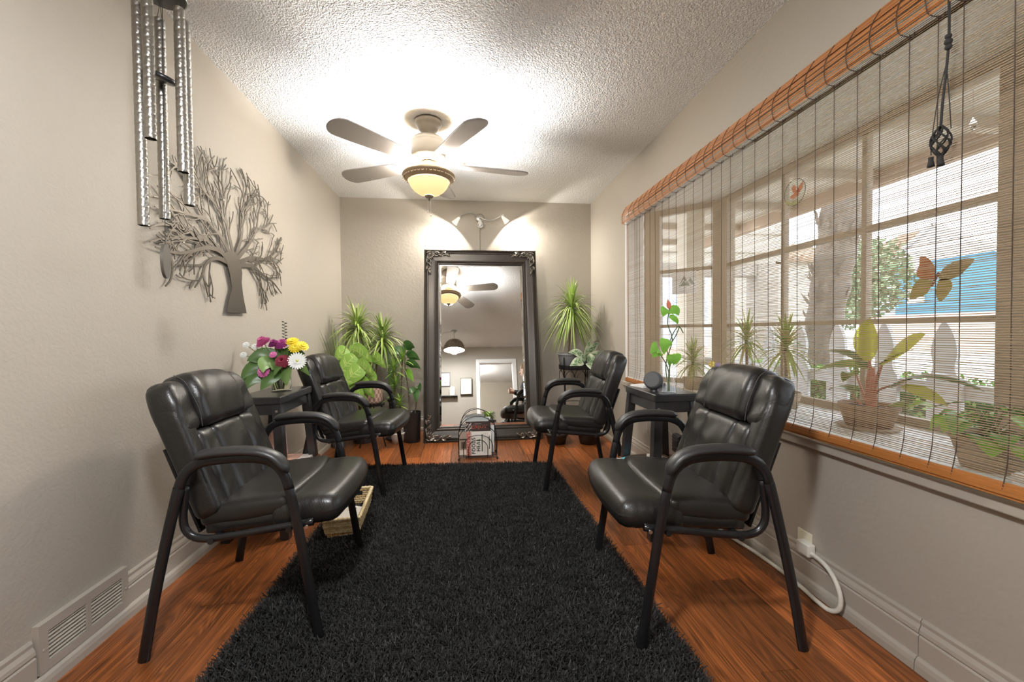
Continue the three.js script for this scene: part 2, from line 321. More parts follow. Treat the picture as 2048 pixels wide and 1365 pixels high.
{
  // a lit run of glazing between two corners: posts, rails, mullions, panes
  const P0 = [XR + 0.15, C0 - (GX - XR - 0.15)], P1 = [GX, C0], P2 = [GX, C1], P3 = [XR + 0.15, C1 + (GX - XR - 0.15)];
  const wall = (a, b, cols, e0, e1) => {
    const L = Math.hypot(b[0] - a[0], b[1] - a[1]), g = new THREE.Group(); g.name = 'glazing';
    g.position.set(a[0], 0, a[1]); g.rotation.y = Math.atan2(-(b[1] - a[1]), b[0] - a[0]);
    bay.add(g);
    const q = (n, x0, x1, y0, y1, d, mt = M.windowBar) => mesh(n, rbox(x1 - x0, y1 - y0, d, 0.004, (x0 + x1) / 2, (y0 + y1) / 2, 0, 1), mt, g);
    q('post', 0, e0, SILL, HEAD, 0.07); q('post', L - e1, L, SILL, HEAD, 0.07);
    q('rail', e0, L - e1, HEAD - 0.045, HEAD, 0.05); q('rail', e0, L - e1, SILL, SILL + 0.035, 0.05);
    const rows = [SILL + 0.035, 1.078, 1.527, HEAD - 0.045], w = (L - e0 - e1) / cols;
    for (const y of rows.slice(1, 3)) q('mullion', e0, L - e1, y - 0.013, y + 0.013, 0.034);
    for (let c = 1; c < cols; c++) q('mullion', e0 + c * w - 0.013, e0 + c * w + 0.013, SILL + 0.035, HEAD - 0.045, 0.036);
    for (let c = 0; c < cols; c++) for (let r = 0; r < 3; r++) q('pane', e0 + c * w + 0.008, e0 + (c + 1) * w - 0.008, rows[r] + 0.006, rows[r + 1] - 0.006, 0.004, M.glass);
    return g;
  };
  wall(P0, P1, 1, 0.13, 0.07); wall(P1, P2, 3, 0.09, 0.10); wall(P2, P3, 1, 0.16, 0.13);
  mesh('jamb', merge([span(XR, XR + WT + 0.04, SILL - 0.02, OY1, OZ0, OZ0 + 0.015), span(XR, XR + WT + 0.04, SILL - 0.02, OY1, OZ1 - 0.015, OZ1), span(XR, XR + WT + 0.03, HEAD, OY1 + 0.01, OZ0, OZ1)]), M.white, bay);
}
// ---------- woven bamboo blind ----------
{
  const BX = 1.342, Z0 = -3.30, Z1 = -0.66, L = Z1 - Z0, zc = (Z0 + Z1) / 2, Y0 = 0.665, YV = 1.925;
  const b = thing('bamboo_blind', 'wide woven reed roll-up blind with orange bamboo valance over the bay window', 'blind', BX, 0, zc);
  reseed(5);
  const slats = [];
  const strip = (y, h, t, x, segs, wob) => { const g = new THREE.BoxGeometry(t, h, L, 1, 1, segs), p = g.attributes.position, a = rnd() * 6, f = rr(2, 5), a2 = rnd() * 6, f2 = rr(7, 15); for (let i = 0; i < p.count; i++) { const z = p.getZ(i); p.setXYZ(i, p.getX(i) + x + wob * 0.7 * Math.sin(z * f2 + a2), p.getY(i) + y + wob * (Math.sin(z * f + a) + 0.5 * Math.sin(z * f2 + a2)), z); } return g; };
  for (let y = Y0; y < YV + 0.08; y += rr(0.0056, 0.0072)) slats.push(strip(y, rr(0.0019, 0.0031), 0.0012, 0, 20, 0.0007));
  const sm = mesh('reed_slats', merge(slats), M.reed, b); sm.userData.kind = 'stuff';
  // bottom roll
  const roll = [];
  for (let i = 0; i < 9; i++) { const a = i / 9 * 2 * PI; roll.push(strip(0.638 + Math.sin(a) * 0.014, 0.0095, 0.007, -0.008 + Math.cos(a) * 0.010, 8, 0.0006)); }
  mesh('bottom_roll', merge(roll), M.bamboo, b);
  // valance: two bowed layers of split bamboo, open in places
  const arc = (t) => [-0.052 * Math.sin(PI * Math.min(1, t * 0.62 + 0.08)) - 0.004, 2.06 - 0.137 * t];
  const lay = [[], []];
  for (let i = 0; i < 21; i++) { const [x, y] = arc(i / 20); if (i > 0 && (i === 6 || i === 10 || i === 13 || i === 16)) continue; lay[i % 3 === 1 ? 1 : 0].push(strip(y, rr(0.0045, 0.0066), 0.0016, x, 14, 0.0013)); }
  mesh('valance', merge(lay[0]), M.bamboo, b);
  mesh('valance', merge(lay[1]), M.bambooDark, b);
  mesh('head_rail', rbox(0.028, 0.03, L - 0.01, 0.004, 0.008, 2.045, 0), M.bambooDark, b);
  mesh('end_stitch', merge([rod([0, Y0, -L / 2 + 0.012], [0, YV, -L / 2 + 0.012], 0.0028, 6)]), M.bamboo, b);
  const vc = tube(Array.from({ length: 9 }, (_, i) => { const [x, y] = arc(i / 8); return [x - 0.003, y, 0]; }).concat([[-0.006, 1.914, 0.006], [0.0, 1.93, 0.003]]), 0.0015, 22, 5);
  const lc = tube([[-0.0022, 1.93, 0], [-0.0022, 1.3, 0.002], [-0.0022, 0.70, 0], [-0.012, 0.658, 0], [-0.021, 0.640, 0.004], [-0.014, 0.622, 0.008], [-0.004, 0.620, 0.008]], 0.0013, 40, 5);
  const zs = [-3.274, -3.142, -3.103, -3.048, -2.958, -2.874, -2.786, -2.681, -2.59, -2.493, -2.401, -2.3, -2.201, -2.115, -2.035, -1.956, -1.87, -1.782, -1.696, -1.617, -1.532, -1.45, -1.365, -1.281, -1.2, -1.118, -1.04, -0.983, -0.872, -0.79, -0.70];
  for (const z of zs) { const c = mesh('cord', lc, M.cord, b); c.position.z = z - zc; c.rotation.x = rr(-0.003, 0.003); if (z !== -3.103) { const v = mesh('valance_cord', vc, M.cord, b); v.position.z = z - zc + 0.012; } }
  // gathered lift cords with a netted weight and two pulls
  const p = thing('blind_pull_cord', 'dark gathered pull cord with netted weight and two tassels on the blind', 'cord', BX - 0.045, 0, -0.985);
  reseed(6);
  mesh('cord', merge([tube([[0.0, 1.925, 0.004], [0.004, 1.83, 0.002], [0, 1.74, 0], [-0.002, 1.66, -0.006], [0, 1.598, -0.011]], 0.0032, 24, 6), tube([[0.0, 1.76, 0], [0, 1.68, -0.018], [0, 1.55, -0.034], [0, 1.528, -0.034]], 0.0012, 16, 5), tube([[0.0, 1.76, 0], [0, 1.66, 0.008], [0, 1.58, 0.013]], 0.0012, 12, 5)]), M.cordBlack, p);
  mesh('knot', merge([ball(0.009, 0.001, 1.815, 0.003), ball(0.0075, 0.002, 1.83, 0.002), ball(0.008, 0, 1.80, 0.004)]), M.cordBlack, p);
  const net = [];
  for (let i = 0; i < 11; i++) { const a0 = i / 11 * PI * 2; net.push(tube(Array.from({ length: 10 }, (_, k) => { const t = k / 9, r = 0.021 * Math.sin(PI * (0.06 + 0.88 * t)), a = a0 + (i % 2 ? 1 : -1) * t * 3.1; return [Math.cos(a) * r, 1.597 - t * 0.082, -0.011 + Math.sin(a) * r]; }), 0.0021, 18, 5)); }
  mesh('netted_weight', merge(net), M.cordBlack, p);
  for (const [y, z] of [[1.509, -0.034], [1.503, -0.010]]) mesh('tassel', lathe([[0.001, y + 0.014], [0.006, y + 0.013], [0.0055, y + 0.004], [0.0075, y - 0.006], [0.0085, y - 0.013], [0.001, y - 0.014]], 12).translate(0, 0, z), M.cordBlack, p);
}
// ---------- things hung in the bay ----------
{
  const c = thing('sun_catcher', 'round stained glass sun catcher with an orange bird in the bay window', 'ornament', 1.905, 1.838, -2.2, -PI / 2);
  const R = 0.076;
  mesh('rim', new THREE.TorusGeometry(R, 0.0022, 6, 40), std([0.05, 0.06, 0.05], 0.5, 0.6), c);
  mesh('glass_disc', new THREE.CylinderGeometry(R, R, 0.003, 40).rotateX(PI / 2), phys([0.92, 0.95, 0.92], 0.05, { transmission: 1, thickness: 0 }), c);
  const sh = (pts) => new THREE.ExtrudeGeometry(new THREE.Shape(pts.map((p) => new THREE.Vector2(p[0] * R, p[1] * R))), { depth: 0.005, bevelEnabled: false }).translate(0, 0, -0.0025);
  const or = phys([0.80, 0.24, 0.05], 0.4, { transmission: 0.45, thickness: 0 });
  mesh('bird_body', sh([[-0.5, -0.25], [-0.1, -0.45], [0.35, -0.3], [0.5, 0.1], [0.4, 0.25], [0.15, 0.0], [-0.15, -0.1]]), or, c);
  mesh('bird_wing', sh([[0.05, 0.0], [0.45, 0.35], [0.8, 0.6], [0.72, 0.1], [0.45, -0.1]]), or, c);
  mesh('bird_wing', sh([[-0.1, 0.0], [-0.3, 0.4], [-0.05, 0.62], [0.15, 0.35], [0.1, 0.05]]), or, c);
  mesh('flower_band', sh([[-0.85, -0.35], [-0.6, -0.55], [-0.2, -0.75], [0.4, -0.72], [0.35, -0.85], [-0.1, -0.94], [-0.6, -0.75], [-0.9, -0.5]]), phys([0.55, 0.62, 0.15], 0.4, { transmission: 0.5, thickness: 0 }), c);
  mesh('string', rod([0, R, 0], [0, 0.19, 0], 0.0008, 4), M.cord, c);
}
{
  const b = thing('butterfly_ornament', 'orange and olive butterfly ornament on the bay window glass', 'ornament', 1.925, 1.235, -1.485, -PI / 2);
  b.rotation.z = 0;
  const w = (pts, d = 0.003) => new THREE.ExtrudeGeometry(new THREE.SplineCurve(pts.map((p) => new THREE.Vector2(...p))).getPoints(40).reduce((s, p, i) => { i ? s.lineTo(p.x, p.y) : s.moveTo(p.x, p.y); return s; }, new THREE.Shape()), { depth: d, bevelEnabled: false });
  const o1 = phys([0.50, 0.19, 0.06], 0.6, { transmission: 0.35, thickness: 0 }), o2 = phys([0.40, 0.33, 0.07], 0.6, { transmission: 0.35, thickness: 0 }), o3 = phys([0.36, 0.28, 0.11], 0.6, { transmission: 0.35, thickness: 0 });
  // local x runs along the glass, towards the camera's right
  mesh('upper_wing', w([[-0.006, 0.01], [-0.005, 0.055], [-0.03, 0.10], [-0.06, 0.115], [-0.064, 0.08], [-0.075, 0.045], [-0.058, 0.02], [-0.006, 0.01]]), o1, b);
  mesh('lower_wing', w([[-0.01, 0.005], [-0.055, 0.02], [-0.082, 0.0], [-0.095, -0.03], [-0.10, -0.065], [-0.07, -0.06], [-0.035, -0.045], [-0.01, 0.005]]), o2, b);
  mesh('upper_wing', w([[0.008, 0.02], [0.03, 0.055], [0.075, 0.075], [0.125, 0.072], [0.10, 0.035], [0.07, 0.01], [0.02, 0.0], [0.008, 0.02]]), o3, b);
  mesh('lower_wing', w([[0.008, 0.005], [0.035, 0.01], [0.056, -0.015], [0.045, -0.05], [0.02, -0.08], [0.008, -0.075], [0.0, -0.04], [0.008, 0.005]]), o2, b);
  const bd = mesh('body', new THREE.CapsuleGeometry(0.005, 0.05, 4, 8), std([0.25, 0.09, 0.04], 0.6), b); bd.position.set(-0.002, 0.01, 0.004); bd.rotation.z = -0.45;
}
{
  const t = canvasTex(256, 256, (c, w, h) => { c.fillStyle = '#f3f5f8'; c.fillRect(0, 0, w, h); c.fillStyle = '#8f9c96'; c.beginPath(); c.moveTo(70, 175); c.lineTo(128, 70); c.lineTo(186, 175); c.closePath(); c.fill(); c.fillStyle = '#a9b4ae'; c.beginPath(); c.moveTo(150, 150); c.lineTo(196, 95); c.lineTo(238, 165); c.lineTo(200, 165); c.closePath(); c.fill(); c.strokeStyle = '#f3f5f8'; c.lineWidth = 9; c.beginPath(); c.moveTo(80, 168); c.lineTo(124, 118); c.lineTo(142, 142); c.lineTo(160, 120); c.lineTo(205, 172); c.stroke(); });
  const s = new THREE.Group(); s.name = numbered('window_sign'); s.position.set(1.742, 1.437, -3.122); s.rotation.y = -PI / 4; scene.add(s);
  tag(s, 'white paper sign with grey mountain logo on the side window', 'sign');
  mesh('paper', box(0.185, 0.20, 0.0015), std([0.85, 0.87, 0.9], 0.8), s);
  const f = mesh('print', new THREE.PlaneGeometry(0.185, 0.20).translate(0, 0, 0.0012), std([1, 1, 1], 0.8, 0, { map: t }), s);
}
// ---------- ceiling fan with light ----------
{
  const f = thing('ceiling_fan', 'pewter ceiling fan with five blades and a glowing amber glass bowl light', 'ceiling fan', -0.232, CH, -2.78);
  mesh('canopy', lathe([[0.001, 0], [0.088, 0], [0.09, -0.012], [0.084, -0.03], [0.072, -0.034], [0.068, -0.05], [0.055, -0.068], [0.042, -0.074], [0.04, -0.086], [0.03, -0.098], [0.018, -0.1], [0.001, -0.1]], 40), M.fanMetal, f);
  mesh('downrod', cyl(0.014, 0.014, 0.05, 16, 0, -0.14, 0), M.fanMetal, f);
  mesh('motor_housing', lathe([[0.001, -0.112], [0.06, -0.114], [0.10, -0.122], [0.112, -0.135], [0.113, -0.15], [0.110, -0.154], [0.113, -0.158], [0.113, -0.225], [0.108, -0.235], [0.112, -0.242], [0.10, -0.258], [0.06, -0.268], [0.001, -0.27]], 48), M.fanMetal, f);
  mesh('switch_housing', lathe([[0.03, -0.268], [0.052, -0.275], [0.055, -0.31], [0.048, -0.33], [0.02, -0.335]], 32), M.fanMetal, f);
  const outline = new THREE.Shape();
  outline.moveTo(0.20, -0.05); outline.bezierCurveTo(0.30, -0.062, 0.52, -0.078, 0.62, -0.076); outline.bezierCurveTo(0.70, -0.07, 0.715, 0.055, 0.63, 0.074); outline.bezierCurveTo(0.52, 0.078, 0.30, 0.06, 0.20, 0.05); outline.lineTo(0.20, -0.05);
  const bladeG = new THREE.ExtrudeGeometry(outline, { depth: 0.006, bevelEnabled: true, bevelSize: 0.002, bevelThickness: 0.002, bevelSegments: 1, curveSegments: 10 }).rotateX(PI / 2);
  const iron = merge([tube([[0.085, 0.0, 0], [0.13, -0.012, 0], [0.17, 0.006, 0], [0.215, 0.0, 0]], 0.009, 14, 8), tube([[0.17, 0.006, 0], [0.20, 0.002, 0.022], [0.24, 0.002, 0.03]], 0.006, 10, 6), tube([[0.17, 0.006, 0], [0.20, 0.002, -0.022], [0.24, 0.002, -0.03]], 0.006, 10, 6)]);
  const bladeM = std([0.25, 0.225, 0.205], 0.5);
  for (let i = 0; i < 5; i++) {
    const a = (10 + 72 * i) * PI / 180;
    const b = mesh('blade', bladeG, bladeM, f); b.position.y = -0.277; b.rotation.order = 'YXZ'; b.rotation.set(0.2, a, 0);
    const k = mesh('blade_iron', iron, M.fanMetal, f); k.position.y = -0.266; k.rotation.y = a;
  }
  const rim = mesh('light_rim', lathe([[0.128, -0.352], [0.150, -0.348], [0.168, -0.352], [0.172, -0.360], [0.166, -0.368], [0.152, -0.384], [0.142, -0.396], [0.132, -0.40], [0.128, -0.394], [0.13, -0.36], [0.128, -0.352]], 56), std([0.38, 0.28, 0.17], 0.45, 0.4), f);
  const orn = [];
  for (let i = 0; i < 40; i++) { const a = i / 40 * 2 * PI, g = (i % 5 ? new THREE.TorusGeometry(0.0075, 0.0025, 5, 10) : new THREE.BoxGeometry(0.004, 0.026, 0.006)); g.rotateX(-0.85); g.translate(0, -0.376, 0.160); g.rotateY(a); orn.push(g); }
  mesh('relief', merge(orn), std([0.60, 0.48, 0.32], 0.45, 0.3), rim);
  mesh('light_bowl', lathe([[0.132, -0.392], [0.130, -0.405], [0.120, -0.43], [0.1, -0.455], [0.072, -0.475], [0.04, -0.486], [0.012, -0.49]], 40), phys([0.95, 0.78, 0.48], 0.35, { emissive: new THREE.Color(1.0, 0.66, 0.28), emissiveIntensity: 0.85 }), f);
  mesh('finial', lathe([[0.001, -0.488], [0.028, -0.488], [0.03, -0.494], [0.02, -0.505], [0.01, -0.512], [0.006, -0.522], [0.001, -0.524]], 20), M.fanMetal, f);
  for (let i = 0; i < 3; i++) { const a = i * 2 * PI / 3 + 0.5; mesh('arm_bracket', tube([[Math.cos(a) * 0.04, -0.32, Math.sin(a) * 0.04], [Math.cos(a) * 0.09, -0.34, Math.sin(a) * 0.09], [Math.cos(a) * 0.135, -0.356, Math.sin(a) * 0.135]], 0.005, 8, 6), M.fanMetal, f); }
  for (const [dx, l] of [[-0.006, 0.085], [0.012, 0.11]]) { mesh('pull_chain', rod([dx, -0.51, 0.02], [dx, -0.51 - l, 0.02], 0.0012, 5), M.steel, f); mesh('chain_bead', ball(0.0045, dx, -0.515 - l, 0.02, 8), M.steel, f); }
  const l = new THREE.PointLight(0xfff6e8, 4.6); l.position.set(0, -0.405, 0); l.castShadow = true; l.shadow.radius = 5; l.shadow.mapSize.set(1024, 1024); f.add(l);
  const up = new THREE.SpotLight(0xf4f9ff, 27, 0, 1.4, 0.3, 2); up.position.set(0, -0.342, 0.0); up.target.position.set(0, 1, 0); up.castShadow = true; up.shadow.radius = 5; f.add(up, up.target);   // the open top of the bowl
}
// ---------- wall spot lamp over the mirror ----------
{
  const w = thing('wall_spot_lamp', 'brushed steel three-headed wall spotlight with wavy arm above the mirror', 'lamp', 0.160, 2.255, ZB);
  mesh('wall_plate', lathe([[0.001, 0.026], [0.03, 0.024], [0.045, 0.016], [0.047, 0], [0.001, 0]], 36).rotateX(PI / 2), M.steel, w);
  mesh('arm', taper([[-0.215, -0.012, 0.10], [-0.15, 0.022, 0.088], [-0.09, 0.036, 0.068], [-0.04, 0.018, 0.05], [0, 0.0, 0.045], [0.05, -0.024, 0.05], [0.11, -0.036, 0.068], [0.17, -0.02, 0.088], [0.225, 0.012, 0.10], [0.245, 0.018, 0.10]], () => 0.0058, 48, 8), M.steel, w);
  mesh('stem', rod([0, 0, 0.02], [0, 0, 0.05], 0.008, 10), M.steel, w);
  mesh('cord', rod([0, -0.04, 0.006], [0, -0.52, 0.004], 0.0035, 8), std([0.22, 0.19, 0.15], 0.6), w);
  const shade = lathe([[0.009, 0.0], [0.013, -0.004], [0.016, -0.02], [0.024, -0.05], [0.031, -0.083], [0.0285, -0.083], [0.020, -0.05], [0.008, -0.012]], 28), collar = cyl(0.011, 0.011, 0.018, 14, 0, -0.002, 0);
  const frost = phys([0.88, 0.87, 0.84], 0.35, { emissive: new THREE.Color(1, 0.95, 0.86), emissiveIntensity: 0.35 }), off = phys([0.86, 0.85, 0.82], 0.35);
  const heads = [[-0.213, -0.022, 0.100, [-0.62, -0.74, -0.05], true], [0.228, 0.002, 0.100, [0.62, -0.74, -0.05], true], [0.0, -0.03, 0.062, [0.02, -0.86, 0.50], false]];
  for (const [x, y, z, d, lit] of heads) {
    const dir = V(...d).normalize(), q = new THREE.Quaternion().setFromUnitVectors(V(0, -1, 0), dir);
    const s = mesh('lamp_shade', shade, lit ? frost : off, w); s.position.set(x, y, z); s.quaternion.copy(q);
    const c = mesh('collar', collar, M.steel, w); c.position.set(x, y, z); c.quaternion.copy(q);
    if (!lit) { mesh('bulb', ball(0.018, 0, -0.068, 0, 12), off, s); continue; }
    mesh('bulb', ball(0.0165, 0, -0.070, 0, 14), phys([1, 1, 1], 0.4, { emissive: new THREE.Color(1, 0.93, 0.82), emissiveIntensity: 9 }), s);
    const L = new THREE.SpotLight(0xfff8ee, 1.3, 0, 1.42, 0.08, 2);
    L.position.set(x, y, z).addScaledVector(dir, 0.089); L.target.position.copy(L.position).add(dir);
    const B = new THREE.SpotLight(0xfff8ee, 4.4, 0, 1.05, 1, 2); B.position.copy(L.position); B.target.position.copy(L.target.position);   // the reflector's beam inside the wide spill
    for (const k of [L, B]) { k.castShadow = true; k.shadow.radius = 0.8; k.shadow.mapSize.set(1024, 1024); w.add(k, k.target); }
  }
}
// ---------- pendant and rear wall things (seen in the mirror) ----------
{
  const p = thing('pendant_lamp', 'pierced metal dome pendant lamp hanging from the ceiling', 'lamp', -0.23, CH, -0.37);
  mesh('canopy', lathe([[0.001, 0], [0.055, 0], [0.055, -0.02], [0.02, -0.05], [0.001, -0.05]], 24), M.steel, p);
  mesh('cable', rod([0, -0.05, 0], [0, -0.18, 0], 0.003, 6), M.blackPlastic, p);
  mesh('dome_shade', lathe([[0.012, -0.17], [0.05, -0.178], [0.11, -0.205], [0.16, -0.25], [0.195, -0.32], [0.205, -0.40], [0.202, -0.402], [0.19, -0.32], [0.155, -0.255], [0.105, -0.21], [0.012, -0.178]], 40), std([0.20, 0.17, 0.13], 0.4, 0.7), p);
  mesh('bulb', ball(0.055, 0, -0.33, 0, 16), phys([1, 1, 1], 0.5, { emissive: new THREE.Color(1, 0.9, 0.74), emissiveIntensity: 3.5 }), p);
  const dots = []; reseed(44);
  for (let i = 0; i < 90; i++) { const a = rnd() * 2 * PI, t = rr(0.15, 0.95), r = 0.05 + 0.155 * Math.sin(t * PI / 2), y = -0.178 - 0.21 * (1 - Math.cos(t * PI / 2)); dots.push(ball(0.0045, Math.cos(a) * r * 1.02, y + 0.004, Math.sin(a) * r * 1.02, 6)); }
  mesh('pierced_dots', merge(dots), std([0.7, 0.6, 0.42], 0.4, 0.5), p);
  mesh('swag_cable', tube([[0, -0.012, 0], [-0.3, -0.03, 0.06], [-0.62, -0.012, 0.12]], 0.004, 16, 6), M.steel, p);
  const L = new THREE.PointLight(0xf8fbff, 10); L.position.set(0, -0.40, 0); L.castShadow = true; L.shadow.radius = 4; p.add(L);
}
{
  const f = thing('framed_certificate', 'dark framed white certificate on the rear wall', 'picture', -0.45, 1.715, ZR);
  f.rotation.y = PI;
  mesh('picture_frame', merge([box(0.21, 0.018, 0.02, 0, 0.145, 0.01), box(0.21, 0.018, 0.02, 0, -0.145, 0.01), box(0.018, 0.272, 0.02, -0.096, 0, 0.01), box(0.018, 0.272, 0.02, 0.096, 0, 0.01)]), std([0.035, 0.02, 0.012], 0.4), f);
  const t = canvasTex(256, 384, (c, w, h) => { c.fillStyle = '#efeee9'; c.fillRect(0, 0, w, h); c.fillStyle = '#777'; for (const [y, l] of [[80, 120], [120, 150], [150, 140], [180, 150], [230, 90]]) c.fillRect((w - l) / 2, y, l, 7); c.fillStyle = '#9a9a9a'; c.beginPath(); c.arc(w / 2, 290, 26, 0, 7); c.fill(); });
  mesh('sheet', new THREE.PlaneGeometry(0.19, 0.28).translate(0, 0, 0.008), std([1, 1, 1], 0.7, 0, { map: t }), f);
}
{
  const s = thing('floating_shelf', 'thin dark floating shelf on the rear wall under the certificate', 'shelf', -0.40, 1.345, ZR);
  mesh('board', rbox(0.42, 0.018, 0.14, 0.004, 0, -0.009, -0.07), M.blackWood, s);
  for (const k of [-1, 1]) mesh('bracket', box(0.012, 0.05, 0.012, k * 0.14, -0.042, -0.008), M.blackMetal, s);
  const c = thing('white_speaker', 'white rounded cylinder speaker standing on the dark floating shelf', 'speaker', -0.30, 1.345, ZR - 0.07);
  mesh('body', lathe([[0.001, 0], [0.055, 0], [0.062, 0.008], [0.064, 0.1], [0.062, 0.18], [0.05, 0.19], [0.001, 0.192]], 28), M.whitePlastic, c);
  mesh('top_disc', cyl(0.04, 0.04, 0.003, 24, 0, 0.191, 0), std([0.5, 0.5, 0.5], 0.4), c);
}
{
  const l = thing('wall_panel_lamp', 'glowing rectangular paper wall lamp in a dark frame beside the doorway', 'lamp', -0.01, 1.55, ZR);
  mesh('lamp_panel', box(0.22, 0.34, 0.05, 0, 0, -0.03), phys([0.9, 0.82, 0.66], 0.7, { emissive: new THREE.Color(1, 0.78, 0.44), emissiveIntensity: 0.55 }), l);
  mesh('lamp_frame', merge([box(0.245, 0.014, 0.065, 0, 0.175, -0.033), box(0.245, 0.014, 0.065, 0, -0.175, -0.033), box(0.014, 0.336, 0.065, -0.1155, 0, -0.033), box(0.014, 0.336, 0.065, 0.1155, 0, -0.033)]), std([0.05, 0.03, 0.018], 0.5), l);
  const A = new THREE.RectAreaLight(0xffcf96, 2.0, 0.2, 0.32); A.position.set(0, 0, -0.075); A.lookAt(0, 0, -1); l.add(A);
}
// ---------- leaning floor mirror ----------
{
  const T = 10 * PI / 180;
  const g = thing('floor_mirror', 'tall black-brown framed floor mirror with carved corners leaning on the back wall', 'mirror', 0.16, 0, -3.90);
  g.rotation.x = -T;
  const W = 1.14, H = 1.915;
  // profile: inset from the outer edge, height over the back
  const prof = [[0, 0.0], [0, 0.045], [0.006, 0.052], [0.014, 0.053], [0.02, 0.046], [0.024, 0.040], [0.030, 0.044], [0.036, 0.044], [0.042, 0.036], [0.06, 0.033], [0.095, 0.028], [0.108, 0.025], [0.112, 0.031], [0.119, 0.032], [0.125, 0.026], [0.132, 0.022], [0.137, 0.026], [0.142, 0.026], [0.147, 0.012], [0.147, 0.004]];
  const OFF = -0.053;
  const side = (k) => {   // 0 bottom, 1 right, 2 top, 3 left
    const pos = [], idx = [], cr = ([d]) => [[-W / 2 + d, d], [W / 2 - d, d], [W / 2 - d, H - d], [-W / 2 + d, H - d]];
    prof.forEach((p) => { const c = cr(p), a = c[k], b = c[(k + 1) % 4]; pos.push(a[0], a[1], p[1] + OFF, b[0], b[1], p[1] + OFF); });
    for (let i = 0; i < prof.length - 1; i++) { const a = i * 2; idx.push(a, a + 1, a + 2, a + 2, a + 1, a + 3); }
    let q = new THREE.BufferGeometry(); q.setAttribute('position', new THREE.Float32BufferAttribute(pos, 3)); q.setIndex(idx); q = q.toNonIndexed(); q.computeVertexNormals(); return q;
  };
  for (let k = 0; k < 4; k++) mesh('frame_rail', side(k), M.frameDark, g);
  mesh('back_board', box(W - 0.02, H - 0.02, 0.006, 0, H / 2, OFF + 0.001), std([0.06, 0.045, 0.03], 0.9), g);
  const IW = W - 0.294, IH = H - 0.294, cy = H / 2;
  mesh('mirror_glass', box(IW - 0.04, IH - 0.04, 0.002, 0, cy, OFF + 0.0115), M.mirror, g);
  // bevelled edge of the glass
  { const a = [IW / 2, IH / 2, 0.0085], b = [IW / 2 - 0.02, IH / 2 - 0.02, 0.0125], P = (s, t, q) => [s * q[0], cy + t * q[1], OFF + q[2]], pos = [], idx = []; const cs = [[-1, -1], [1, -1], [1, 1], [-1, 1]]; for (let k = 0; k < 4; k++) { const c = cs[k], d = cs[(k + 1) % 4], n = pos.length / 3; pos.push(...P(...c, a), ...P(...d, a), ...P(...c, b), ...P(...d, b)); idx.push(n, n + 1, n + 2, n + 2, n + 1, n + 3); } let q = new THREE.BufferGeometry(); q.setAttribute('position', new THREE.Float32BufferAttribute(pos, 3)); q.setIndex(idx); q = q.toNonIndexed(); q.computeVertexNormals(); mesh('mirror_bevel', q, M.mirror, g); }
  // beading along the outer edge
  const beads = []; for (let x = -W / 2 + 0.01; x < W / 2; x += 0.0125) for (const y of [0.008, H - 0.008]) beads.push(new THREE.IcosahedronGeometry(0.0042, 0).translate(x, y, OFF + 0.053));
  for (let y = 0.01; y < H; y += 0.0125) for (const x of [-W / 2 + 0.008, W / 2 - 0.008]) beads.push(new THREE.IcosahedronGeometry(0.0042, 0).translate(x, y, OFF + 0.053));
  const bd = mesh('beading', merge(beads), M.frameDark, g); bd.userData.kind = 'stuff';
  // carved acanthus corner: scrolls and leaves, mirrored into the four corners
  const scroll = (cx, cy2, r0, turns, dir, a0, z) => taper(Array.from({ length: 16 }, (_, i) => { const t = i / 15, r = r0 * (1 - 0.82 * t), a = a0 + dir * turns * 2 * PI * t; return [cx + Math.cos(a) * r, cy2 + Math.sin(a) * r, z + 0.006 * t]; }), (t) => 0.0085 * (1 - 0.55 * t), 26, 7);
  const lf = (x0, y0, x1, y1, x2, y2, w, z) => { const q = leaf([x0, y0, z], [x1, y1, z + 0.016], [x2, y2, z + 0.002], w, [-(y2 - y0), x2 - x0, 0], { cup: -0.5, seg: 8 }); return q; };
  const corner = [scroll(0.052, 0.052, 0.034, 1.3, 1, 3.6, 0), scroll(0.115, 0.040, 0.024, 1.2, -1, 2.8, 0), scroll(0.040, 0.115, 0.024, 1.2, 1, -1.3, 0), scroll(0.175, 0.046, 0.018, 1.1, 1, 3.4, 0), scroll(0.046, 0.175, 0.018, 1.1, -1, -1.9, 0), ball(0.016, 0.05, 0.05, 0.006, 10)];
  for (let i = 0; i < 7; i++) { const a = -0.35 + i * 0.38; corner.push(lf(0.045, 0.045, 0.045 + Math.cos(a) * 0.03, 0.045 + Math.sin(a) * 0.03, 0.045 + Math.cos(a) * 0.058, 0.045 + Math.sin(a) * 0.058, 0.011, 0.004)); }
  for (const [s, t] of [[1, 0], [0, 1]]) for (let i = 0; i < 4; i++) { const d = 0.08 + i * 0.036, o = 0.038, e = i % 2 ? 0.026 : -0.018; corner.push(s ? lf(d, o, d + 0.022, o + e * 0.6, d + 0.045, o + e, 0.011, 0.002) : lf(o, d, o + e * 0.6, d + 0.022, o + e, d + 0.045, 0.011, 0.002)); }
  corner.push(taper([[0.19, 0.04, 0], [0.215, 0.05, 0.004], [0.24, 0.038, 0]], (t) => 0.006 * (1.15 - t), 10, 6), taper([[0.04, 0.19, 0], [0.05, 0.215, 0.004], [0.038, 0.24, 0]], (t) => 0.006 * (1.15 - t), 10, 6));
  const cg = merge(corner);
  for (const [sx, sy] of [[1, 1], [-1, 1], [1, -1], [-1, -1]]) { const o = mesh('corner_carving', cg, std([0.19, 0.17, 0.145], 0.32, 0.7), g); o.scale.set(sx * 1.12, sy * 1.12, 1.3); o.position.set(-sx * W / 2, sy > 0 ? 0 : H, OFF + 0.050); }
}
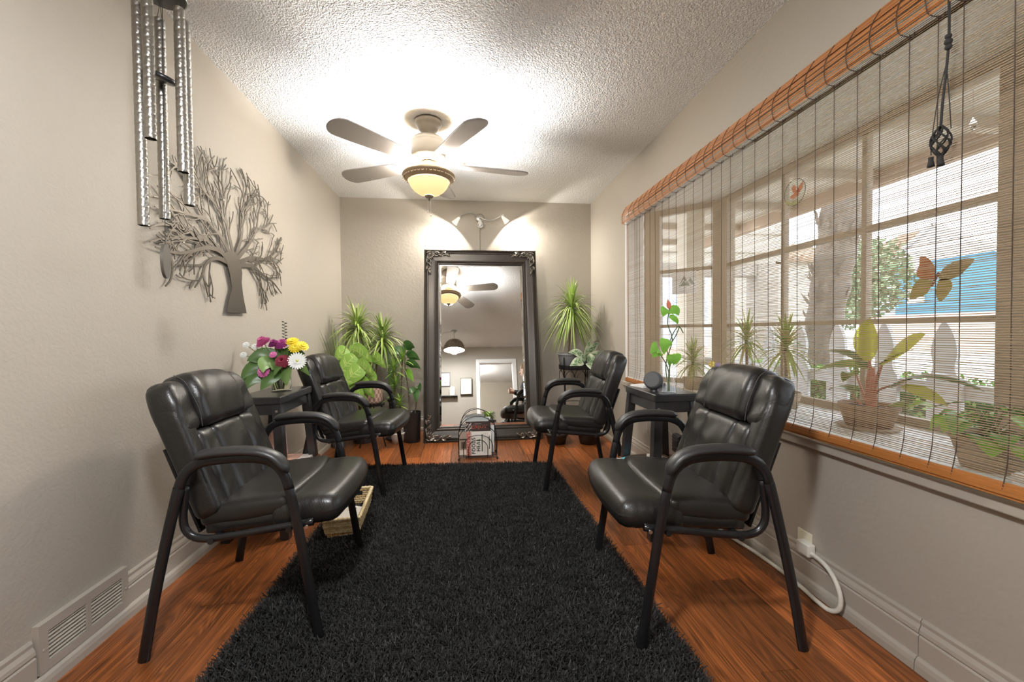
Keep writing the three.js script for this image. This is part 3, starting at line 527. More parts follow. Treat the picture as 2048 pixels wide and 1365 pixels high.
// ---------- black shag rug ----------
{
  const g = thing('shag_rug', 'black shag pile area rug on the wood floor', 'rug', -0.06, 0, -2.0, 0);
  const c = [[-0.71, -1.24], [0.70, -1.12], [0.765, 1.28], [-0.735, 1.20]];
  const s = new THREE.Shape(c.map((p) => new THREE.Vector2(p[0], -p[1])));
  mesh('backing', new THREE.ExtrudeGeometry(s, { depth: 0.008, bevelEnabled: false }).rotateX(-PI / 2).translate(0, 0.0005, 0), std([0.012, 0.012, 0.012], 0.95), g);
  reseed(77);
  const blade = []; for (let i = 0; i < 5; i++) { const a = i / 5 * 2 * PI + 0.4, r = 0.004, t = 0.012 + 0.006 * (i % 3); blade.push(leaf([Math.cos(a) * r, 0, Math.sin(a) * r], [Math.cos(a) * (r + t * 0.3), 0.017, Math.sin(a) * (r + t * 0.3)], [Math.cos(a) * (r + t), 0.021 + 0.004 * (i % 2), Math.sin(a) * (r + t)], 0.0013, [-Math.sin(a), 0, Math.cos(a)], { seg: 2, across: 1, prof: () => 1, cup: 0.4 })); }
  const N = 56000, im = new THREE.InstancedMesh(merge(blade), std([1, 1, 1], 0.8), N), m = new THREE.Matrix4(), q = new THREE.Quaternion(), e = new THREE.Euler(), col = new THREE.Color();
  for (let i = 0; i < N; i++) {
    const u = rnd(), v = rnd(), x = (c[0][0] * (1 - u) + c[1][0] * u) * (1 - v) + (c[3][0] * (1 - u) + c[2][0] * u) * v, z = (c[0][1] * (1 - u) + c[1][1] * u) * (1 - v) + (c[3][1] * (1 - u) + c[2][1] * u) * v;
    e.set(rr(-0.5, 0.5), rnd() * 6.28, rr(-0.5, 0.5)); q.setFromEuler(e); const k = rr(0.75, 1.25);
    m.compose(V(x, 0.006, z), q, V(k, k, k)); im.setMatrixAt(i, m);
    const t = rnd(), d = t > 0.93 ? 0.055 : 0.010 + 0.016 * rnd(); im.setColorAt(i, col.setRGB(d, d * 0.98, d * 0.95));
  }
  im.name = 'pile'; im.userData.kind = 'stuff'; im.castShadow = im.receiveShadow = true; g.add(im);
}
// ---------- tree wall art ----------
{
  const g = thing('tree_wall_art', 'flat bronze metal tree sculpture hung on the left wall', 'wall art', XL + 0.016, 0, 0);
  const ell = (h, y) => { const a = (h - 2.43) / 0.625, b = y > 1.57 ? (y - 1.57) / 0.435 : (y - 1.57) / 0.42; return a * a + b * b < 1; };
  let ribs = 0;
  const rib = (pts, w0, w1) => {   // flat ribbon, 3 mm thick, in the plane of the wall (h = -z)
    const c = new THREE.CatmullRomCurve3(pts.map((p) => V(0, p[1], -p[0]))), n = Math.max(3, Math.ceil(c.getLength() / 0.018)), pos = [], idx = [], off = (ribs++ % 37) * 0.00011 - 0.002;
    for (let i = 0; i <= n; i++) { const t = i / n, p = c.getPointAt(t), tg = c.getTangentAt(t), w = (w0 + (w1 - w0) * t) / 2, ny = -tg.z, nz = tg.y; for (const [s, x] of [[1, 0.0015], [-1, 0.0015], [-1, -0.0015], [1, -0.0015]]) pos.push(x + off, p.y + ny * w * s, p.z + nz * w * s); }
    for (let i = 0; i < n; i++) for (let j = 0; j < 4; j++) { const a = i * 4 + j, b = i * 4 + (j + 1) % 4; idx.push(a, b, a + 4, a + 4, b, b + 4); }
    idx.push(0, 1, 2, 0, 2, 3); const e = n * 4; idx.push(e, e + 2, e + 1, e, e + 3, e + 2);
    let q = new THREE.BufferGeometry(); q.setAttribute('position', new THREE.Float32BufferAttribute(pos, 3)); q.setIndex(idx); q = q.toNonIndexed(); q.computeVertexNormals(); return q;
  };
  const trunk = [[2.317, 1.159], [2.343, 1.23], [2.375, 1.299], [2.359, 1.361], [2.329, 1.433], [2.298, 1.465], [2.35, 1.49], [2.40, 1.50], [2.458, 1.465], [2.48, 1.391], [2.47, 1.335], [2.482, 1.269], [2.516, 1.164]];
  const ts = new THREE.Shape(trunk.map((p) => new THREE.Vector2(p[0], p[1])));
  mesh('trunk', new THREE.ExtrudeGeometry(ts, { depth: 0.003, bevelEnabled: false }).rotateY(PI / 2).translate(0.0006, 0, 0), M.bronze, g);
  const limbs = {
    A: [[2.384, 1.404], [2.309, 1.467], [2.198, 1.506], [2.072, 1.518], [1.96, 1.523], [1.846, 1.498], [1.808, 1.474]], B: [[2.351, 1.424], [2.288, 1.47], [2.178, 1.472], [2.051, 1.43], [1.97, 1.406], [1.896, 1.4], [1.829, 1.404]],
    C: [[2.34, 1.429], [2.245, 1.433], [2.155, 1.386], [2.116, 1.316], [2.07, 1.265]], D: [[2.382, 1.468], [2.271, 1.565], [2.165, 1.616], [2.095, 1.676], [2.056, 1.741], [2.009, 1.788], [1.933, 1.79]],
    E: [[2.399, 1.485], [2.358, 1.593], [2.329, 1.687], [2.323, 1.786], [2.311, 1.869], [2.332, 1.97]], e: [[2.345, 1.64], [2.237, 1.715], [2.172, 1.782], [2.198, 1.874], [2.169, 1.944]], k: [[2.246, 1.705], [2.134, 1.757], [2.11, 1.828], [2.088, 1.903]],
    F: [[2.423, 1.476], [2.489, 1.597], [2.507, 1.711], [2.524, 1.812], [2.555, 1.905], [2.507, 1.985]], f: [[2.507, 1.711], [2.606, 1.852], [2.667, 1.93]], G: [[2.441, 1.466], [2.566, 1.572], [2.655, 1.679], [2.689, 1.79], [2.74, 1.88]],
    H: [[2.458, 1.444], [2.59, 1.495], [2.768, 1.521], [2.922, 1.608], [3.0, 1.706]], I: [[2.47, 1.437], [2.615, 1.446], [2.731, 1.412], [2.86, 1.382], [2.981, 1.322]], J: [[2.587, 1.442], [2.684, 1.361], [2.74, 1.269], [2.768, 1.195]],
    K: [[2.179, 1.508], [2.037, 1.488], [1.943, 1.466], [1.857, 1.442], [1.804, 1.42]], L: [[2.165, 1.616], [2.058, 1.598], [1.947, 1.587], [1.862, 1.567]], m: [[2.068, 1.433], [2.0, 1.377], [1.975, 1.33]], n: [[1.911, 1.402], [1.93, 1.344], [1.913, 1.279], [1.884, 1.25]],
    O: [[2.654, 1.664], [2.811, 1.748], [2.881, 1.83]], P: [[2.768, 1.524], [2.9, 1.515], [2.988, 1.464]],
  };
  reseed(909);
  for (const [key, pts] of Object.entries(limbs)) {
    const main = 'ABCDEFGHI'.includes(key), w0 = main ? (key === 'A' ? 0.036 : 0.027) : 0.014, parts = [rib(pts, w0, 0.006)];
    const c = new THREE.CatmullRomCurve3(pts.map((p) => V(p[0], p[1], 0))), L = c.getLength();
    const twig = (x, y, a, len, w, depth) => {
      const bend = rr(-0.5, 0.5), x1 = x + Math.cos(a + bend * 0.4) * len * 0.5, y1 = y + Math.sin(a + bend * 0.4) * len * 0.5, x2 = x1 + Math.cos(a + bend) * len * 0.5, y2 = y1 + Math.sin(a + bend) * len * 0.5;
      if (!ell(x2, y2)) return;
      parts.push(rib([[x, y], [x1, y1], [x2, y2]], w, 0.0042));
      if (depth > 0) for (let k = 0; k < 2; k++) twig(k ? x2 : x1, k ? y2 : y1, a + bend + (k ? rr(-0.5, 0.5) : (rnd() < 0.5 ? -1 : 1) * rr(0.45, 0.8)), len * rr(0.5, 0.72), w * 0.75, depth - 1);
    };
    const n = Math.round(L / 0.05);
    for (let i = 2; i <= n; i++) { const t = i / n, p = c.getPointAt(Math.min(1, t)), tg = c.getTangentAt(Math.min(1, t)), s = i % 2 ? 1 : -1, a = Math.atan2(tg.y, tg.x) + s * rr(0.4, 0.8) * (i === n ? 0.4 : 1), up = Math.sin(a) < -0.5 && p.y > 1.55; if (!up) twig(p.x, p.y, a, rr(0.07, 0.13), 0.0085, i % 3 === 0 ? 2 : 1); }
    mesh('branch', merge(parts), M.bronze, g);
  }
  mesh('standoff', merge([[2.36, 1.40], [2.44, 1.40], [2.0, 1.46], [2.8, 1.5], [2.32, 1.75]].map(([h, y]) => rod([-0.016, y, -h], [0.003, y, -h], 0.004, 8))), M.steel, g);
}
// ---------- wind chime ----------
{
  const g = thing('wind_chime', 'silver embossed tube wind chime with black striker hanging by the left wall', 'wind chime', -0.985, 0, -1.5);
  mesh('top_disc', lathe([[0.001, 2.185], [0.06, 2.185], [0.068, 2.178], [0.068, 2.168], [0.06, 2.163], [0.001, 2.163]], 36), M.blackWood, g);
  mesh('hanger_cord', merge([0, 1, 2].map((i) => { const a = i * 2.09; return rod([Math.cos(a) * 0.05, 2.185, Math.sin(a) * 0.05], [0, 2.33, 0], 0.0012, 5); }).concat([rod([0, 2.33, 0], [0, 2.43, 0], 0.002, 6)])), M.cordBlack, g);
  mesh('ceiling_hook', merge([new THREE.TorusGeometry(0.012, 0.0025, 6, 16).translate(0, 2.425, 0), cyl(0.012, 0.012, 0.006, 12, 0, 2.434, 0)]), M.steel, g);
  // tube with a spiral embossed groove
  const chime = (len) => { const n = Math.round(len / 0.0022), pos = [], idx = [], rad = 22, uv = []; for (let i = 0; i <= n; i++) { const y = -len * i / n; for (let j = 0; j <= rad; j++) { const a = j / rad * 2 * PI, ph = y / 0.031 * 2 * PI + a * 2, gr = Math.pow(0.5 + 0.5 * Math.cos(ph), 30), w = Math.sin(y / 0.0042 * PI + 2.2 * Math.sin(ph + a)); const r = 0.0155 - 0.0022 * gr + 0.00022 * w * (1 - gr); pos.push(Math.cos(a) * r, y, Math.sin(a) * r); uv.push(j / rad, y); } } for (let i = 0; i < n; i++) for (let j = 0; j < rad; j++) { const a = i * (rad + 1) + j, b = a + rad + 1; idx.push(a, a + 1, b, b, a + 1, b + 1); } const q = new THREE.BufferGeometry(); q.setAttribute('position', new THREE.Float32BufferAttribute(pos, 3)); q.setAttribute('uv', new THREE.Float32BufferAttribute(uv, 2)); q.setIndex(idx); q.computeVertexNormals(); return q; };
  const silver = std([0.36, 0.34, 0.305], 0.33, 1);
  // [x, z offset, lower end]
  for (const [x, z, y] of [[-0.062, 0.02, 1.405], [-0.040, -0.045, 1.444], [-0.005, 0.06, 1.67], [0.036, -0.05, 1.494], [0.058, 0.012, 1.585]]) {
    const t = mesh('chime_tube', chime(2.12 - y), silver, g); t.position.set(x, 2.12, z);
    mesh('tube_cord', merge([rod([x - 0.01, 2.11, z], [x * 0.8, 2.165, z * 0.8], 0.0009, 4), rod([x + 0.01, 2.11, z], [x * 0.8, 2.165, z * 0.8], 0.0009, 4)]), M.cordBlack, g);
  }
  const st = mesh('striker', lathe([[0.001, 0.009], [0.034, 0.008], [0.041, 0], [0.034, -0.008], [0.001, -0.009]], 30), M.blackWood, g); st.position.set(-0.006, 1.897, 0.002); st.rotation.z = -0.32; st.rotation.x = 0.1;
  mesh('centre_cord', rod([0, 2.165, 0], [-0.012, 1.34, 0], 0.0011, 5), M.cordBlack, g);
  const sail = mesh('wind_sail', new THREE.CylinderGeometry(0.05, 0.05, 0.008, 30).rotateZ(PI / 2), std([0.11, 0.10, 0.085], 0.5, 0.3), g); sail.position.set(-0.012, 1.292, 0); sail.scale.set(1, 1.15, 0.92); sail.rotation.y = 0.36;
}
// ---------- guest chairs (local +x is forward) ----------
function makeChair(label) {
  const g = thing('guest_chair', label, 'chair', 0, 0, 0, 0, 'guest chairs along the walls');
  const O = -0.29, U = (p) => [p[0] + O, p[1]];
  const rear = [[0, 0], [0.037, 0.204], [0.075, 0.38], [0.103, 0.50], [0.116, 0.552]], arm = [[0.116, 0.552], [0.128, 0.585], [0.152, 0.616], [0.19, 0.634], [0.24, 0.640], [0.31, 0.641], [0.375, 0.632], [0.412, 0.610], [0.436, 0.575], [0.449, 0.53]], front = [[0.449, 0.53], [0.464, 0.45], [0.480, 0.36], [0.51, 0.17], [0.537, 0]];
  const rail = [[0.122, 0.55], [0.118, 0.50], [0.113, 0.45], [0.118, 0.41], [0.138, 0.385], [0.175, 0.373], [0.25, 0.377], [0.38, 0.391], [0.515, 0.405]];
  const pad = [[0.163, 0.652], [0.20, 0.660], [0.26, 0.665], [0.32, 0.664], [0.37, 0.657], [0.41, 0.638], [0.437, 0.605], [0.446, 0.583]];
  const padEnd = (t) => Math.min(1, Math.sqrt(Math.max(0.02, 1 - Math.pow(Math.max(0, (0.10 - t) / 0.10), 2))), Math.sqrt(Math.max(0.02, 1 - Math.pow(Math.max(0, (t - 0.88) / 0.12), 2))));
  for (const s of [-1, 1]) {
    mesh('leg', oval(rear.map(U), s * 0.292, 0.0175, 0.0095, 14, 12), M.blackMetal, g);
    mesh('leg', oval(front.map(U), s * 0.292, 0.0165, 0.0095, 14, 12), M.blackMetal, g);
    mesh('arm_frame', oval(arm.map(U), s * 0.292, 0.0165, 0.0095, 30, 12), M.blackMetal, g);
    mesh('arm_pad', oval(pad.map(U), s * 0.292, 0.0155, 0.029, 30, 14, padEnd), M.padBlack, g);
    mesh('seat_rail', oval(rail.map(U), s * 0.270, 0.0125, 0.011, 36, 10), M.blackMetal, g);
  }
  mesh('cross_bar', merge([rod([0.20 + O, 0.368, -0.285], [0.20 + O, 0.368, 0.285], 0.010), rod([0.44 + O, 0.389, -0.285], [0.44 + O, 0.389, 0.285], 0.010)]), M.blackMetal, g);
  mesh('bolt', merge([-1, 1].map((s) => cyl(0.006, 0.006, 0.006, 8).rotateX(PI / 2).translate(0.505 + O, 0.405, s * 0.304))), M.steel, g);
  // seat: base with a rear cushion and a waterfall front roll
  const seat = mesh('seat', softBox(0.42, 0.055, 0.49, 0.02, 10, 4, 10, (q) => { q.y += 0.10 * q.x; q.z *= 1 - 0.05 * Math.max(0, -q.x / 0.23); }, 6), M.leather, g);
  seat.position.set(0.362 + O, 0.410, 0);
  const pucker = (q, k) => 0.0016 * Math.sin(q.z * 95 + q.x * 30) * k;
  mesh('seat_cushion', softBox(0.29, 0.075, 0.49, 0.028, 22, 6, 30, (q) => {
    const e = Math.min(1, Math.max(0, (Math.abs(q.z) - 0.19) / 0.055)), top = q.y > 0 ? 1 : 0, f = q.x / 0.155;
    q.y += top * (0.012 * Math.cos(q.z * 5.2) * (1 - f * f * 0.5) - 0.004 * e * Math.abs(Math.sin(q.x * 110)));
    q.x += 0.035 * Math.cos(q.z * 5.5) * Math.max(0, f) - 0.01;
    q.z *= 1 - 0.05 * Math.max(0, -f);
    q.y += 0.10 * q.x;
  }, 6), M.leather, seat).position.set(-0.075, 0.030, 0);
  mesh('seat_front_roll', softBox(0.235, 0.098, 0.505, 0.042, 22, 8, 30, (q) => {
    const f = q.x / 0.117, e = Math.max(0, (Math.abs(q.z) - 0.20) / 0.052), top = Math.max(0, q.y / 0.049);
    q.y += top * 0.014 * Math.cos(q.z * 4.5) - Math.pow(Math.max(0, f), 2) * 0.022 * (top > 0 ? 1 : 0.1) - 0.003 * Math.abs(Math.sin(q.x * 100)) * e;
    q.x += 0.03 * Math.cos(q.z * 5.5) - 0.022;
    q.y += 0.10 * q.x;
  }, 6), M.leather, seat).position.set(0.128, 0.016, 0);
  // backrest
  const back = mesh('backrest', softBox(0.060, 0.485, 0.485, 0.024, 4, 20, 20, (q) => { const t = Math.max(0, (q.y - 0.13) / 0.12); q.z *= 1 - 0.16 * t * t; q.x += 0.30 * q.z * q.z; }, 6), M.leather, g);
  back.position.set(0.060 + O, 0.645, 0); back.rotation.z = 0.345;
  for (const s of [-1, 1]) mesh('back_bracket', rbox(0.010, 0.31, 0.03, 0.003, -0.034, -0.13, s * 0.19), M.blackMetal, back);
  const curl = (q, cz) => 0.34 * (q.z + cz) * (q.z + cz);
  for (const s of [-1, 1]) {
    mesh('side_bolster', softBox(0.092, 0.485, 0.088, 0.030, 8, 30, 8, (q) => { const t = Math.max(0, (q.y - 0.10) / 0.15); q.x += curl(q, s * 0.205) - 0.012 * t; q.z -= s * 0.040 * t * t; q.x -= 0.002 * Math.abs(Math.sin(q.y * 70)) * (q.x > 0 ? 1 : 0); }, 6), M.leather, back).position.set(0.016, -0.002, s * 0.205);
    mesh('lumbar_panel', softBox(0.078, 0.295, 0.106, 0.026, 8, 22, 10, (q) => { q.x += (q.x > 0 ? 0.012 * Math.cos(q.y * 9) * Math.cos(q.z * 20) : 0) + curl(q, s * 0.142) * 0.6 + 0.0016 * Math.sin(q.y * 60 + q.z * 45 * s) * (q.x > 0 ? 1 : 0); }, 6), M.leather, back).position.set(0.032, -0.097, s * 0.140);
  }
  mesh('lumbar_panel', softBox(0.078, 0.295, 0.205, 0.024, 8, 26, 22, (q) => { const f = q.x > 0 ? 1 : 0; q.x += f * (0.016 * Math.cos(q.y * 8.5) * Math.cos(q.z * 11) + 0.0028 * Math.sin(q.z * 70 + q.y * 16 + 1.5 * Math.sin(q.y * 20)) * (0.4 + Math.max(0, -q.y * 5)) + 0.0015 * Math.sin(q.y * 48 + q.z * 22)); }, 6), M.leather, back).position.set(0.036, -0.097, 0);
  mesh('head_pillow', softBox(0.108, 0.215, 0.29, 0.038, 8, 18, 30, (q) => {
    const f = q.x > 0 ? 1 : 0, t = Math.max(0, q.y / 0.10);
    q.x += f * (0.016 * Math.cos(q.y * 11) + 0.0024 * Math.sin(q.z * 55 + 2 * Math.sin(q.y * 18)) * (0.5 + 0.5 * Math.sin(q.z * 9))) + 0.20 * q.z * q.z - 0.016 * t * t;
    q.z *= 1 - 0.13 * t * t;
    q.y += (q.y > 0 ? -1 : 0) * 0.7 * q.z * q.z * 0.5;
  }, 6), M.leather, back).position.set(0.031, 0.156, 0);
  for (const s of [-1, 1]) mesh('upper_wing', softBox(0.094, 0.195, 0.115, 0.034, 8, 16, 12, (q) => { const t = Math.max(0, (q.y - 0.0) / 0.10), f = q.x > 0 ? 1 : 0; q.x += curl(q, s * 0.185) * 0.7 - 0.014 * t * t + f * 0.0018 * Math.sin(q.y * 70 + q.z * 30); q.z -= s * 0.030 * t * t; }, 6), M.leather, back).position.set(0.023, 0.142, s * 0.188);
  // twin stitching beside the pillow
  for (const s of [-1, 1]) mesh('stitching', tube([[0.072, 0.055, s * 0.147], [0.083, 0.11, s * 0.147], [0.079, 0.17, s * 0.143], [0.066, 0.225, s * 0.134], [0.035, 0.258, s * 0.122]], 0.0016, 30, 5), M.stitch, back);
  return g;
}
const chairA = makeChair('black leather guest chair under the tree wall art, beside the wicker basket');
const ang = (fx, fz) => Math.atan2(-fz, fx);
chairA.position.set(-0.775 + 0.02, 0, -1.712); chairA.rotation.y = ang(1, -0.025);
copyOf(chairA, 0.815, 0, -1.513, ang(-0.995, -0.085), 'black leather guest chair in front of the white cable loop and socket');
copyOf(chairA, -0.742, 0, -2.92, ang(0.997, 0.075), 'black leather guest chair in front of the potted plants by the mirror');
copyOf(chairA, 0.75, 0, -2.835, ang(-0.999, -0.05), 'black leather guest chair beside the black wire plant stand');

// ---------- black counter stools used as side tables ----------
function makeStool(label, x, z, w, d) {
  const g = thing('counter_stool', label, 'stool', x, 0, z, 0, 'black stools used as side tables');
  const H = 0.722, sp = 0.052;
  const leg = (sx, sz) => { const a = [sx * (w / 2 - 0.028), H - 0.03, sz * (d / 2 - 0.03)], b = [sx * (w / 2 - 0.028 + sp), 0, sz * (d / 2 - 0.03 + sp)]; const q = new THREE.BoxGeometry(0.042, 1, 0.042, 1, 1, 1), p = q.attributes.position; for (let i = 0; i < p.count; i++) { const t = p.getY(i) + 0.5; p.setXYZ(i, p.getX(i) + b[0] + (a[0] - b[0]) * t, b[1] + (a[1] - b[1]) * t, p.getZ(i) + b[2] + (a[2] - b[2]) * t); } q.computeVertexNormals(); return q; };
  mesh('stool_top', rbox(w, 0.04, d, 0.006, 0, H - 0.02, 0), M.blackWood, g);
  const at = (y) => sp * (1 - y / H);
  for (const sx of [-1, 1]) for (const sz of [-1, 1]) mesh('leg', leg(sx, sz), M.blackWood, g);
  for (const s of [-1, 1]) {
    mesh('apron', rbox(w - 0.06, 0.055, 0.02, 0.003, 0, H - 0.068, s * (d / 2 - 0.024)), M.blackWood, g);
    mesh('apron', rbox(0.02, 0.055, d - 0.06, 0.003, s * (w / 2 - 0.022), H - 0.068, 0), M.blackWood, g);
    mesh('rung', rbox(w - 0.05 + 2 * at(0.27), 0.03, 0.02, 0.003, 0, 0.262, s * (d / 2 - 0.03 + at(0.262))), M.blackWood, g);
    mesh('rung', rbox(0.02, 0.03, d - 0.05 + 2 * at(0.19), 0.003, s * (w / 2 - 0.028 + at(0.19)), 0.19, 0), M.blackWood, g);
    for (const k of [-1, 1]) mesh('bolt', cyl(0.006, 0.006, 0.004, 10).rotateX(PI / 2).translate(k * (w / 2 - 0.022), H - 0.075, s * (d / 2 - 0.006)), M.steel, g);
  }
  return g;
}
const STL = [-1.065, -2.425, 0.235, 0.43], STR = [1.058, -2.148, 0.24, 0.385];
makeStool('black counter stool carrying the flower vase', ...STL);
makeStool('black counter stool carrying the round speaker and leaf cuttings', ...STR);
for (const [x, z, w, d, lb, k] of [[STL[0], STL[1], 0.30, 0.49, 'wooden board on the rungs of the flower vase stool', 1], [STR[0] + 0.01, STR[1], 0.33, 0.43, 'wooden board on the rungs of the speaker stool', 3]]) { const q = norm(rbox(w, 0.012, d, 0.003)), p = q.attributes.position, uv = q.attributes.uv; for (let i = 0; i < p.count; i++) uv.setXY(i, p.getX(i) / 0.2, p.getZ(i) / 0.9); const b = mesh('shelf_board', q, M.planks[k], scene); b.position.set(x, 0.284, z); tag(b, lb, 'board'); }

// ---------- printed matter ----------
function book(name, label, cat, w, h, t, cover, draw, x, y, z, ry = 0, tilt = 0, group) {   // lies flat, its cover up; w along x, h along z
  const g = thing(name, label, cat, x, y, z, ry, group);
  const inner = new THREE.Group(); inner.name = 'book_body'; inner.rotation.x = tilt; g.add(inner);
  mesh('pages', box(w - 0.004, t - 0.002, h - 0.004, 0, t / 2, 0), std([0.75, 0.72, 0.65], 0.8), inner);
  mesh('cover', merge([box(w, 0.001, h, 0, t - 0.0005, 0), box(w, 0.001, h, 0, 0.0005, 0), box(0.001, t, h, -w / 2, t / 2, 0)]), std(cover, 0.4), inner);
  if (draw) mesh('print', new THREE.PlaneGeometry(w - 0.004, h - 0.004).rotateX(-PI / 2).translate(0, t + 0.0004, 0), std([1, 1, 1], 0.4, 0, { map: canvasTex(256, Math.round(256 * h / w), draw) }), inner);
  return g;
}
const fillT = (bg, items) => (c, w, h) => { c.fillStyle = bg; c.fillRect(0, 0, w, h); for (const [txt, x, y, s, col, rot, font] of items) { c.save(); c.translate(x * w, y * h); c.rotate((rot || 0) * PI / 180); c.fillStyle = col; if (txt) { c.font = (font || 'bold ') + Math.round(s * w) + 'px sans-serif'; c.fillText(txt, 0, 0); } else c.fillRect(0, 0, s[0] * w, s[1] * h); c.restore(); } };
// standing magazines in the wire rack
function magazine(label, w, h, x, z, lean, cover, draw, ry = 0) {
  const g = thing('magazine', label, 'magazine', x, 0.024, z, ry, 'magazines in the wire rack');
  g.rotation.order = 'YXZ'; g.rotation.x = -lean;
  mesh('pages', box(w - 0.003, h - 0.003, 0.005, 0, h / 2, -0.003), std([0.72, 0.7, 0.66], 0.7), g);
  mesh('cover', merge([box(w, h, 0.0008, 0, h / 2, 0), box(w, h, 0.0008, 0, h / 2, -0.006), box(0.001, h, 0.006, -w / 2, h / 2, -0.003)]), std(cover, 0.35), g);
  mesh('print', new THREE.PlaneGeometry(w, h).translate(0, h / 2, 0.0008), std([1, 1, 1], 0.35, 0, { map: canvasTex(320, Math.round(320 * h / w), draw) }), g);
  return g;
}
const RX = 0.088, RZ = -3.43;
magazine('white magazine with FOODS HEAL lettering turned sideways in the wire rack', 0.205, 0.195, RX + 0.008, RZ + 0.050, 0.10, [0.75, 0.74, 0.7], (c, w, h) => {
  c.fillStyle = '#eceae4'; c.fillRect(0, 0, w, h); c.fillStyle = '#b86a62'; c.fillRect(0, 0, w * 0.17, h); c.fillStyle = '#d8b4a4'; for (let i = 0; i < 9; i++) c.fillRect(6 + (i % 2) * 16, 10 + i * 33, 26, 9);
  c.fillStyle = '#1c1a18'; c.fillRect(w * 0.185, 0, w * 0.012, h); c.save(); c.translate(w * 0.36, h * 0.96); c.rotate(-PI / 2); c.font = 'bold 66px sans-serif'; c.fillText('FOODS', 0, 0); c.translate(0, 62); c.fillText('  HEAL', 0, 0); c.restore();
  c.fillStyle = '#48503e'; c.fillRect(w * 0.61, h * 0.12, w * 0.045, h * 0.72); c.fillStyle = '#b9b6ae'; for (let i = 0; i < 3; i++) c.fillRect(w * (0.70 + i * 0.065), h * 0.06, 5, h * 0.86); c.fillStyle = '#48503e'; c.fillRect(w * 0.90, h * 0.2, w * 0.04, h * 0.55);
});
magazine('dark magazine with red ENJOY title behind the white one in the rack', 0.21, 0.265, RX + 0.004, RZ - 0.005, 0.12, [0.08, 0.06, 0.06], (c, w, h) => {
  c.fillStyle = '#3d302e'; c.fillRect(0, 0, w, h); c.fillStyle = '#e6dcd4'; for (let i = 0; i < 26; i++) { c.beginPath(); c.arc((i * 37) % 80, 20 + (i * 53) % 150, 7, 0, 7); c.fill(); } c.font = 'bold 62px serif'; c.fillStyle = '#b4553f'; c.fillText('ENJOY', w * 0.22, h * 0.22); c.fillStyle = '#c9b7aa'; c.fillRect(w * 0.35, h * 0.07, w * 0.28, 5); c.fillStyle = '#d9a7a2'; c.beginPath(); c.arc(w * 0.45, h * 0.52, 46, 0, 7); c.fill(); c.fillStyle = '#efe9e2'; c.beginPath(); c.arc(w * 0.48, h * 0.62, 62, 0, 7); c.fill(); c.fillStyle = '#d8cfc6'; c.font = 'bold 22px sans-serif'; c.fillRect(w * 0.66, h * 0.38, w * 0.3, 7); c.fillRect(w * 0.68, h * 0.43, w * 0.26, 7);
});
magazine('pale blue grey magazine at the back of the wire rack', 0.20, 0.29, RX - 0.005, RZ - 0.055, 0.12, [0.45, 0.5, 0.52], fillT('#b9c2c4', [['', 0, 0.1, [1, 0.12], '#d8dcd8', 0], ['', 0.1, 0.4, [0.8, 0.4], '#8fa3ab', 0]]));
magazine('narrow brown and cream catalogue at the left of the rack', 0.075, 0.19, RX - 0.115, RZ + 0.03, 0.1, [0.5, 0.42, 0.34], fillT('#a39486', [['', 0, 0.3, [1, 0.06], '#3a332c', 0], ['', 0.2, 0.42, [0.6, 0.3], '#5c4a3c', 0], ['', 0, 0.78, [1, 0.2], '#ded6ca', 0]]));
magazine('pale blue and white brochure at the right of the rack', 0.085, 0.225, RX + 0.098, RZ - 0.03, 0.1, [0.7, 0.74, 0.76], fillT('#dfe6e9', [['', 0.1, 0.15, [0.8, 0.03], '#9fb3bd', 0]]));
{
  const g = thing('magazine_rack', 'black wire magazine rack with arched dividers in front of the mirror', 'magazine rack', RX, 0, RZ);
  const arch = (w, h, z, lift) => tube([[-w / 2, 0.018, z], [-w / 2, h * 0.62, z - lift * 0.6], [-w / 2 * 0.9, h * 0.76, z - lift * 0.75], [-w * 0.3, h * 0.92, z - lift * 0.9], [0, h, z - lift], [w * 0.3, h * 0.92, z - lift * 0.9], [w / 2 * 0.9, h * 0.76, z - lift * 0.75], [w / 2, h * 0.62, z - lift * 0.6], [w / 2, 0.018, z]], 0.0028, 48, 6);
  for (const [w, h, z, l] of [[0.155, 0.165, 0.098, 0.0], [0.235, 0.20, 0.094, 0.01], [0.315, 0.265, 0.035, 0.03], [0.315, 0.325, -0.03, 0.035], [0.30, 0.375, -0.09, 0.04]]) mesh('arch_wire', arch(w, h, z, l), M.blackMetal, g);
  const base = []; for (const z of [0.095, 0.03, -0.035, -0.095]) base.push(rod([-0.157, 0.02, z], [0.157, 0.02, z], 0.0026, 6)); for (const x of [-0.157, -0.075, 0.075, 0.157]) base.push(rod([x, 0.018, -0.095], [x, 0.018, 0.095], 0.0026, 6));
  mesh('base_wires', merge(base), M.blackMetal, g);
  for (const x of [-0.157, 0.157]) for (const z of [-0.095, 0.095]) mesh('ball_foot', ball(0.0095, x, 0.0095, z, 10), M.blackMetal, g);
}
